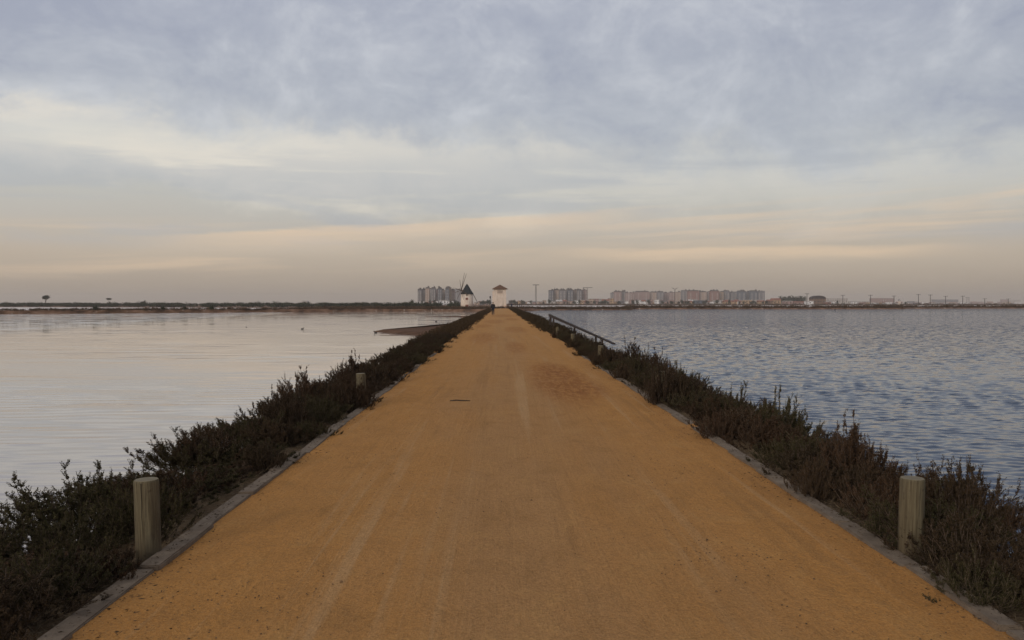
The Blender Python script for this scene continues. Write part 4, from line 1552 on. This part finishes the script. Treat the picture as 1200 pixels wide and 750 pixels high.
special = (
    (511.2, 513.6, 352.6, 900, 'white', 'tiny white house below the tall blocks left of the windmill', 'flat', None),
    (514.6, 524.2, 352.0, 910, 'white', 'long low white building left of the windmill', 'flat', balm),
    (715, 719, 349.3, 1000, 'ochre', 'pale cream house standing below the small cluster of blocks', 'flat', balm),
    (733, 735.6, 352.8, 960, 'white', 'tiny white cube house below the small cluster of blocks', 'flat', balm),
    (752.5, 756.5, 351.4, 1000, 'white', 'small white house below the widest pinkish block', 'gable', None),
    (768, 772, 351.2, 1000, 'white', 'small white house left of the forked pylon', 'flat', balm),
    (800, 811, 352.4, 960, 'ochre', 'tan house below the left red brick block', 'gable', None),
    (814, 826, 351.8, 980, 'slate', 'bluish shed below the sand fronted block', 'flat', None),
    (838, 848, 352.2, 980, 'pale', 'cream house below the right red brick block', 'flat', balm),
    (848.5, 863.5, 352.0, 960, 'ochre', 'long house with a red tile roof below the grey blocks', 'gable', None),
    (871, 881, 351.5, 980, 'ochre', 'cream house with ochre walls below the slate blocks', 'flat', balm),
    (889, 896, 351.8, 980, 'ochre', 'small tan house at the right end of the long row', 'gable', None),
    (900, 905, 351.0, 960, 'brown', 'dark brown house just right of the long row of blocks', 'gable', None),
    (905, 915, 349.4, 980, 'ochre', 'cream house with a reddish roof left of the bare tree row', 'gable', None),
    (919, 929, 352.6, 940, 'rose', 'pink house in front of the bare tree row', 'flat', balm),
    (930, 944, 353.0, 940, 'rose', 'long low pink house at the right of the bare tree row', 'gable', None),
    (945.5, 953, 352.6, 900, 'white', 'white box house beside the arched brown building', 'flat', balm),
    (951.5, 967.8, 346.4, 940, 'brown', 'big brown building with an arched roof', 'arch', capm),
    (968, 974, 353.8, 930, 'red', 'low reddish annex right of the arched brown building', 'flat', None),
    (971, 994.5, 349.6, 1500, 'pale', 'wide hazy pale building with arches behind the shore', 'flat', balm),
    (976, 983, 353.0, 1000, 'white', 'small white house in front of the wide hazy building', 'flat', balm),
    (995, 1021.5, 353.2, 1600, 'pale', 'long low hazy hall with a flat roof', 'flat', greyroof),
    (1022, 1037, 349.4, 2400, 'rose', 'hazy pinkish block between two utility poles', 'flat', capm),
    (1039, 1050, 349.6, 2600, 'rose', 'hazy pinkish block left of the white wind pump', 'flat', capm),
    (1066, 1074, 353.0, 3000, 'grey', 'faint grey building right of the white wind pump', 'flat', capm),
    (1095, 1126, 351.0, 3400, 'grey', 'long faint grey block behind three utility poles', 'flat', capm),
    (1141, 1150, 354.0, 3800, 'grey', 'faint low building right of the lattice mast', 'flat', capm),
    (1152, 1164, 353.4, 3900, 'pale', 'very faint low buildings near the right edge, shorter one', 'flat', capm),
    (1177, 1185, 350.8, 3900, 'rose', 'faint pinkish block near the right edge, taller one', 'flat', capm),
    (1186, 1200, 351.6, 4200, 'pale', 'palest block at the right end of the shoreline', 'flat', capm),
    (355, 362, 352.2, 900, 'pale', 'pale roof just showing above the left scrub belt', 'arch', balm))
for a, b_, yt, d, f, lab, rf, rm in special:
    house(a, b_, yt, d, f, lab, None, rf, 9, rm)

# the many small houses of the shore, alike
rr = random.Random(33)
for (p0, p1, y0, y1, dd, where) in ((492, 541, 351.8, 354.0, 1050, 'below the tall blocks left of the windmill'), (556, 578, 352.0, 354.5, 1000, 'between the windmill and the square tower'),
                                    (596, 642, 351.2, 354.0, 1050, 'between the square tower and the crane group'), (643, 690, 351.0, 353.6, 1050, 'below the crane group of blocks'),
                                    (690, 738, 349.2, 353.2, 1080, 'left of the long row of blocks'), (738, 800, 350.6, 353.6, 1080, 'below the pinkish half of the long row'),
                                    (800, 900, 350.8, 353.6, 1080, 'below the red and grey half of the long row'), (1000, 1100, 353.4, 355.0, 1400, 'along the hazy right shore'), (1066, 1200, 353.2, 355.0, 3300, 'in the faint town at the far right')):
    px = p0
    while px < p1 - 2:
        wpx = rr.uniform(3.2, 7.5)
        if px + wpx > p1 + 1:
            break
        house(px, px + wpx, rr.uniform(y0, y1), dd + rr.uniform(-70, 90), rr.choice(['sand', 'pale', 'white', 'rose', 'ochre', 'grey', 'rose']),
              'small low house %s' % where, 'small houses %s' % where, rr.choice(['flat', 'flat', 'gable']), 9, rr.choice([greyroof, balm, None, redroof]))
        px += wpx + rr.uniform(-1.2, 1.5)

# trees between the houses
protoT = [make_tree(31, 6.5, 2.6, 2.4, 260, 0.8, olivem), make_tree(32, 7.5, 2.2, 3.2, 260, 0.8, olivem), make_tree(33, 5.0, 2.4, 1.9, 220, 0.8, pinem)]
used = [False] * 3
def town_tree(px, d, s, k, lab, grp):
    if used[k]:
        o = copy_tree(protoT[k])
    else:
        o = protoT[k]; used[k] = True
    o.name = 'shore_tree'
    o.location = (at(px, d), d, GZ)
    o.scale = (s, s, s)
    o.rotation_euler.z = px
    tag(o, lab, 'tree', grp)
for i in range(96):
    px = rr.uniform(482, 905)
    if 541 < px < 556 or 577 < px < 595:
        px += 20
    side = 'left of the square tower' if px < 586 else ('between the tower and the long row' if px < 738 else 'below the long row of blocks')
    town_tree(px, rr.uniform(905, 1000), rr.uniform(0.55, 0.95), rr.randrange(3), 'dark bushy tree among far shore houses %s' % side, 'shore trees %s' % side)
for i in range(11):
    town_tree(916.5 + i * 2.75, 1010 + rr.uniform(-8, 8), rr.uniform(1.35, 1.6), 1, 'tall greyish tree in the dense row behind the pink houses', 'tall tree row by the pink houses')
for px, d, s, k, lab in ((482.5, 560, 0.62, 0, 'small dark tree on the shore at the left foot of the tall blocks'),
                         (978, 930, 0.5, 2, 'small dark bush before the wide hazy building, first of three'),
                         (983.5, 930, 0.75, 1, 'tallest dark bush before the wide hazy building'),
                         (991.5, 930, 0.5, 2, 'small dark bush right of the pole before the hazy building'),
                         (1079.5, 920, 0.5, 2, 'small dark bush at the foot of a utility pole'),
                         (1064, 900, 0.7, 2, 'dark bush right beside the white wind pump')):
    town_tree(px, d, s, k, lab, None)

# masts, poles, crane
concm = simple('pole_concrete', (0.085, 0.07, 0.06), 0.2, 1)
root = empty('floodlight_mast', (at(628, 760), 760, GZ))
H = zat(334.2, 760) - GZ
b = MB()
for sx_, sy_ in ((-1, -1), (1, -1), (1, 1), (-1, 1)):
    b.tube([(sx_ * 0.55, sy_ * 0.55, 0), (sx_ * 0.42, sy_ * 0.42, H)], 0.13, 5)
for k in range(14):
    z0, z1 = H * k / 14, H * (k + 1) / 14
    q = 0.55 - 0.13 * k / 14
    b.tube([(-q, -q, z0), (q, -q, z1)], 0.06, 4)
    b.tube([(q, q, z0), (-q, q, z1)], 0.06, 4)
    b.tube([(q, -q, z0), (q, q, z1)], 0.06, 4)
    b.tube([(-q, q, z0), (-q, -q, z1)], 0.06, 4)
b.build('mast', concm, root)
b = MB()
b.box(-2.9, 2.9, -0.5, 0.5, H, H + 0.55)
b.build('head_bar', concm, root)
tag(root, 'tall lattice mast with a flat crossbar right of the square tower', 'mast')

root = empty('tower_crane', (at(688.3, 1650), 1650, GZ))
H = zat(337.4, 1650) - GZ
b = MB()
for sx_, sy_ in ((-1, -1), (1, -1), (1, 1), (-1, 1)):
    b.tube([(sx_ * 0.8, sy_ * 0.8, 0), (sx_ * 0.8, sy_ * 0.8, H)], 0.2, 4)
for k in range(12):
    z0, z1 = H * k / 12, H * (k + 1) / 12
    b.tube([(-.8, -.8, z0), (.8, -.8, z1)], 0.12, 4)
    b.tube([(.8, .8, z0), (-.8, .8, z1)], 0.12, 4)
b.build('mast', concm, root)
b = MB()
b.box(-8.5, 9.8, -0.6, 0.6, H, H + 1.0)
b.build('jib', concm, root)
b = MB()
b.box(-8.4, -6.2, -0.9, 0.9, H - 1.6, H - 0.003)
b.build('counterweight', concm, root)
tag(root, 'tower crane with a level arm above the pinkish tower', 'crane')

root = empty('power_pylon', (at(791.3, 880), 880, GZ))
H = zat(337.2, 880) - GZ
b = MB(); b.tube([(0, 0, 0), (0, 0, H - 2.2)], [0.42, 0.26], 8); b.build('mast', concm, root)
for s_ in (-1, 1):
    b = MB(); b.tube([(0, 0, H - 2.6), (s_ * 1.5, 0, H - 0.6), (s_ * 3.4, 0, H)], [0.2, 0.16, 0.12], 5); b.build('cross_arm', concm, root)
b = MB(); b.box(-2.2, 2.2, -0.12, 0.12, H - 1.2, H - 0.95); b.build('tie_bar', concm, root)
tag(root, 'forked power pylon standing on the shore before the long row', 'pylon')


def pole_proto():
    r_ = empty('utility_pole')
    b = MB(); b.tube([(0, 0, 0), (0, 0, 10)], [0.42, 0.28], 7); b.build('pole', concm, r_)
    b = MB(); b.box(-2.0, 2.0, -0.14, 0.14, 9.25, 9.55); b.build('cross_arm', concm, r_)
    for q in (-1.8, 0.0, 1.8):
        b = MB(); b.lathe([(0.08, 9.55), (0.16, 9.7), (0.16, 9.9), (0.06, 10.15)], 6, (q, 0)); b.build('insulator', darkm, r_)
    return r_


pp = pole_proto()
for i, (px, yt, lab) in enumerate(((947.2, 343.4, 'utility pole in front of the white box house'), (989.6, 345.4, 'utility pole before the wide hazy building'),
                                   (1022.4, 345.4, 'utility pole at the left side of the hazy pinkish block'), (1050.2, 346.2, 'utility pole just left of the white wind pump'),
                                   (1079.2, 344.4, 'utility pole with a dark bush at its foot'), (1093.3, 344.9, 'utility pole, second to the right of the wind pump'),
                                   (1111.4, 346.6, 'utility pole before the middle of the long faint block'), (1131.8, 346.4, 'utility pole beside the lattice mast'), (1158, 349.5, 'shorter utility pole between the lattice mast and the last pole'), (1186, 349.8, 'short utility pole furthest right along the shore'))):
    o = pp if i == 0 else copy_tree(pp)
    d = 890
    o.location = (at(px, d), d, GZ)
    s_ = (zat(yt, d) - GZ) / 10.1
    o.scale = (1.05, 1.05, s_)
    tag(o, lab, 'utility pole', 'utility poles on the right shore')

root = empty('lattice_mast', (at(1138, 2500), 2500, GZ))
H = zat(349.0, 2500) - GZ
b = MB()
for s_ in (-1, 1):
    b.tube([(s_ * 4.0, 0, 0), (s_ * 3.2, 0, H)], 0.5, 4)
for k in range(5):
    b.tube([(-3.6, 0, H * k / 5), (3.6, 0, H * (k + 1) / 5)], 0.3, 4)
b.build('frame', concm, root)
b = MB(); b.box(-7.5, 4.2, -0.5, 0.5, H, H + 1.2); b.build('top_bar', concm, root)
tag(root, 'faint portal frame mast beside the last utility pole', 'mast')

# white wind pump on the right shore
D = 900
root = empty('wind_pump', (at(1056.5, D), D, GZ))
b = MB(); b.lathe([(1.5, 0), (1.2, 4.6)], 14); b.build('tower_wall', limem, root, True)
b = MB(); b.lathe([(1.5, 4.6), (0.6, 6.2), (0.05, 7.0)], 14); b.build('cone_roof', slatem, root)
for k in range(8):
    a = R(22 + 45 * k)
    b = MB(); b.tube([(-0.4, -1.9, 5.2), (-0.4 + 4.3 * math.cos(a), -1.9, 5.2 + 4.3 * math.sin(a))], [0.18, 0.12], 5); b.build('sail_arm', whitem, root)
b = MB()
b.tube([(-0.4 + 4.3 * math.cos(R(22 + 45 * k)), -1.9, 5.2 + 4.3 * math.sin(R(22 + 45 * k))) for k in range(9)], 0.09, 5)
b.build('rim', whitem, root)
tag(root, 'small white wind pump with a round rim of sails on the right shore', 'windmill')

# low fence posts right of the square tower
for i, px in enumerate((604.6, 606.6, 608.8, 611.2)):
    b = MB()
    b.tube([(0, 0, -0.2), (0.02, 0, 1.55)], [0.12, 0.10], 7)
    b.lathe([(0.14, 1.5), (0.14, 1.62), (0.02, 1.68)], 8)
    tag(b.build('fence_post', ironm, None, False, (at(px, 300), 300, -0.04)), 'thin dark fence post right of the blue person by the square tower', 'fence post', 'fence posts right of the square tower')

# ------------------------------------------------------------------ air
me = bpy.data.meshes.new('haze')
bm = bmesh.new()
bmesh.ops.create_cube(bm, size=1)
for v in bm.verts:
    v.co = Vector((v.co.x * 13100, v.co.y * 13100, -2.5 if v.co.z < 0 else 62))
bm.to_mesh(me)
bm.free()
hz, t = mat('pale_haze')
pv = t.new('ShaderNodeVolumePrincipled')
pv.inputs['Color'].default_value = (0.95, 0.89, 0.83, 1)
pv.inputs['Density'].default_value = 0.00017
pv.inputs['Anisotropy'].default_value = 0.2
oo = t.new('ShaderNodeOutputMaterial')
hz.node_tree.links.new(pv.outputs[0], oo.inputs['Volume'])
tag(link('haze', me, hz), 'thin pale evening haze over the lagoons', 'haze', None, 'stuff')
sc.cycles.volume_bounces = 1
sc.cycles.max_bounces = 6
sc.cycles.use_denoising = True
